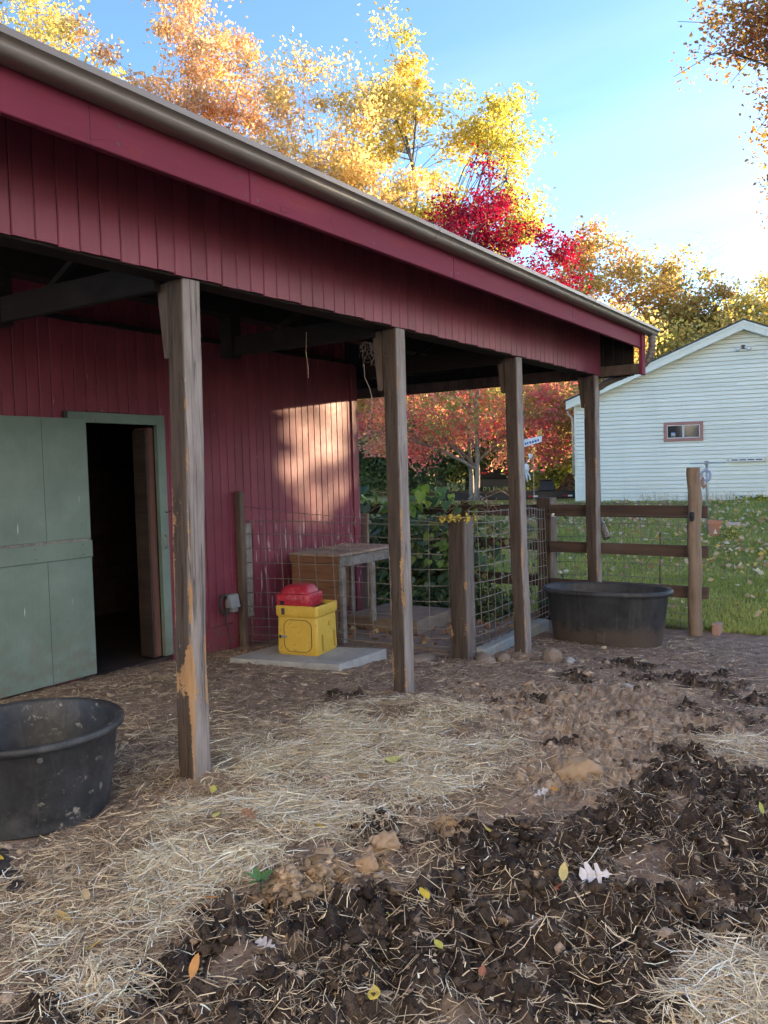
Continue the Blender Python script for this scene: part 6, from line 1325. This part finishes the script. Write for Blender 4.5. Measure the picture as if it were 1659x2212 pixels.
fl = [('large white lobed oak leaf lying on the dark manure', -1.05, 3.18, .15, 'oak', WH, radians(122), (0, radians(-30), radians(122))),
 ('plain yellow oval leaf right of the white oak leaf', -.81, 3.62, .13, 'oval', YL, radians(150), None), ('curved orange leaf on the manure below the sandy lumps', -1.80, 2.45, .12, 'willow', OR, radians(-50), None),
 ('bright yellow ribbed leaf right of the curved orange one', -1.58, 2.64, .085, 'oval', YL, radians(60), None), ('small yellow green leaf between the orange and the ribbed leaf', -1.71, 2.53, .06, 'round', GRl, radians(20), None),
 ('yellow leaf on the sandy soil above the manure', -1.68, 3.40, .07, 'oval', YL, radians(75), None), ('lime yellow leaf on the hay just right of the first post', -3.13, 3.06, .085, 'oval', (.55, .52, .12), radians(40), None),
 ('round pale yellow leaf on the hay below the lime one', -2.86, 2.80, .06, 'round', (.58, .55, .18), radians(10), None), ('large pale green yellow leaf on the thick hay', -2.60, 3.92, .12, 'round', (.52, .50, .18), radians(-20), None),
 ('small white oak leaf on the soil below the large clump', -1.66, 3.82, .095, 'oak', WH, radians(-60), (radians(25), radians(10), radians(-60))), ('tan orange leaf on the brown hay at the left', -2.74, 1.91, .10, 'oval', (.58, .38, .14), radians(95), None),
 ('yellow leaf among the droppings by the tub', -3.41, 2.06, .09, 'willow', (.60, .42, .05), radians(80), None), ('grey white curled oak leaf at the bottom left of the manure', -1.89, 2.12, .09, 'oak', (.50, .44, .42), radians(100), None),
 ('yellow scrap of leaf on the clod edge, right one of two', -2.36, 3.00, .06, 'oval', YL, radians(70), None), ('yellow scrap of leaf on the clod edge, left one of two', -2.44, 2.96, .05, 'oval', YL, radians(130), None),
 ('pale yellow folded leaf stuck upright in the manure', -1.20, 3.03, .085, 'oval', (.55, .45, .20), radians(10), (radians(50), 0, radians(10))), ('orange leaf on the mound of hay near the second post', -2.80, 4.69, .06, 'oval', (.62, .36, .05), radians(90), None),
 ('green leaf at the right edge of the dark manure', -.62, 3.97, .09, 'willow', GRl, radians(20), None), ('ochre curled leaf on the straw at lower left', -2.50, 1.80, .08, 'willow', (.58, .36, .08), radians(-20), None),
 ('small lime leaf at the lower middle of the manure', -1.38, 2.39, .06, 'oval', (.48, .46, .10), radians(60), None), ('orange leaf flat on the hay left of the mound', -3.08, 4.43, .06, 'oval', OR, radians(45), None),
 ('orange brown leaf standing in straw at the bottom edge', -1.97, 1.80, .09, 'oval', (.50, .24, .08), radians(0), (radians(60), 0, 0)), ('tan beech leaf on the hay in the middle', -2.73, 3.56, .07, 'oval', PK, radians(100), None),
 ('orange leaf right of the small white oak leaf', -1.60, 3.99, .06, 'oval', OR, radians(60), None), ('round yellow leaf at the bottom edge of the picture', -1.44, 2.06, .065, 'round', (.62, .48, .10), radians(30), None),
 ('rust red leaf on the manure left of the white oak leaf', -1.24, 3.03, .07, 'oval', (.34, .10, .05), radians(-30), None), ('brown oak leaf half buried in hay right of the round tub', -2.62, 2.83, .11, 'oak', (.32, .17, .10), radians(80), None),
 ('orange leaf tip above the lower left straw', -2.30, 2.26, .07, 'oval', (.55, .22, .06), radians(140), None), ('tan leaf on the brown hay near the left edge', -2.80, 2.04, .07, 'oval', (.52, .38, .22), radians(70), None),
 ('rust leaf lying in the lower middle straw', -1.22, 2.36, .06, 'oval', (.36, .14, .08), radians(20), None), ('brown leaf curled on the tan soil by the third post', -2.2, 6.2, .07, 'oval', (.32, .14, .07), radians(20), None)]
for i, a in enumerate(fl): fallen_leaf(*a[:7], 100+i, a[7] if len(a) > 7 else None)
def seedling():
    T = thing('seedling', 'green seedling with pointed leaves left of the sandy lumps', 'plant', (-2.23, 2.42, G(-2.23, 2.42)))
    MB().tube([(0, 0, -.02), (.005, 0, .03), (.0, .005, .055)], .003, 5).build('stem', MAT['greencrate'], T)
    side = leaf_outline('oval')
    for k in range(6):
        n = len(side); v = [(0, y, .15*y*(1-y)) for _, y in side]+[(x*.8, y, .15*y*(1-y)+x*.2) for x, y in side]+[(-x*.8, y, .15*y*(1-y)+x*.2) for x, y in side]; f = []
        for i in range(n-1): f.append((i, n+i, n+i+1, i+1)); f.append((i, i+1, 2*n+i+1, 2*n+i))
        me = bpy.data.meshes.new('leaf'); me.from_pydata(v, [], f); me.validate(); colour_mesh(me, (.10, .21, .07)); o = obj('leaf', me, MAT['vine'], T); s = .075; o.scale = (s, s, s); o.location = (0, 0, .045); o.rotation_euler = (radians(18+8*(k % 3)), 0, radians(k*62))
seedling()
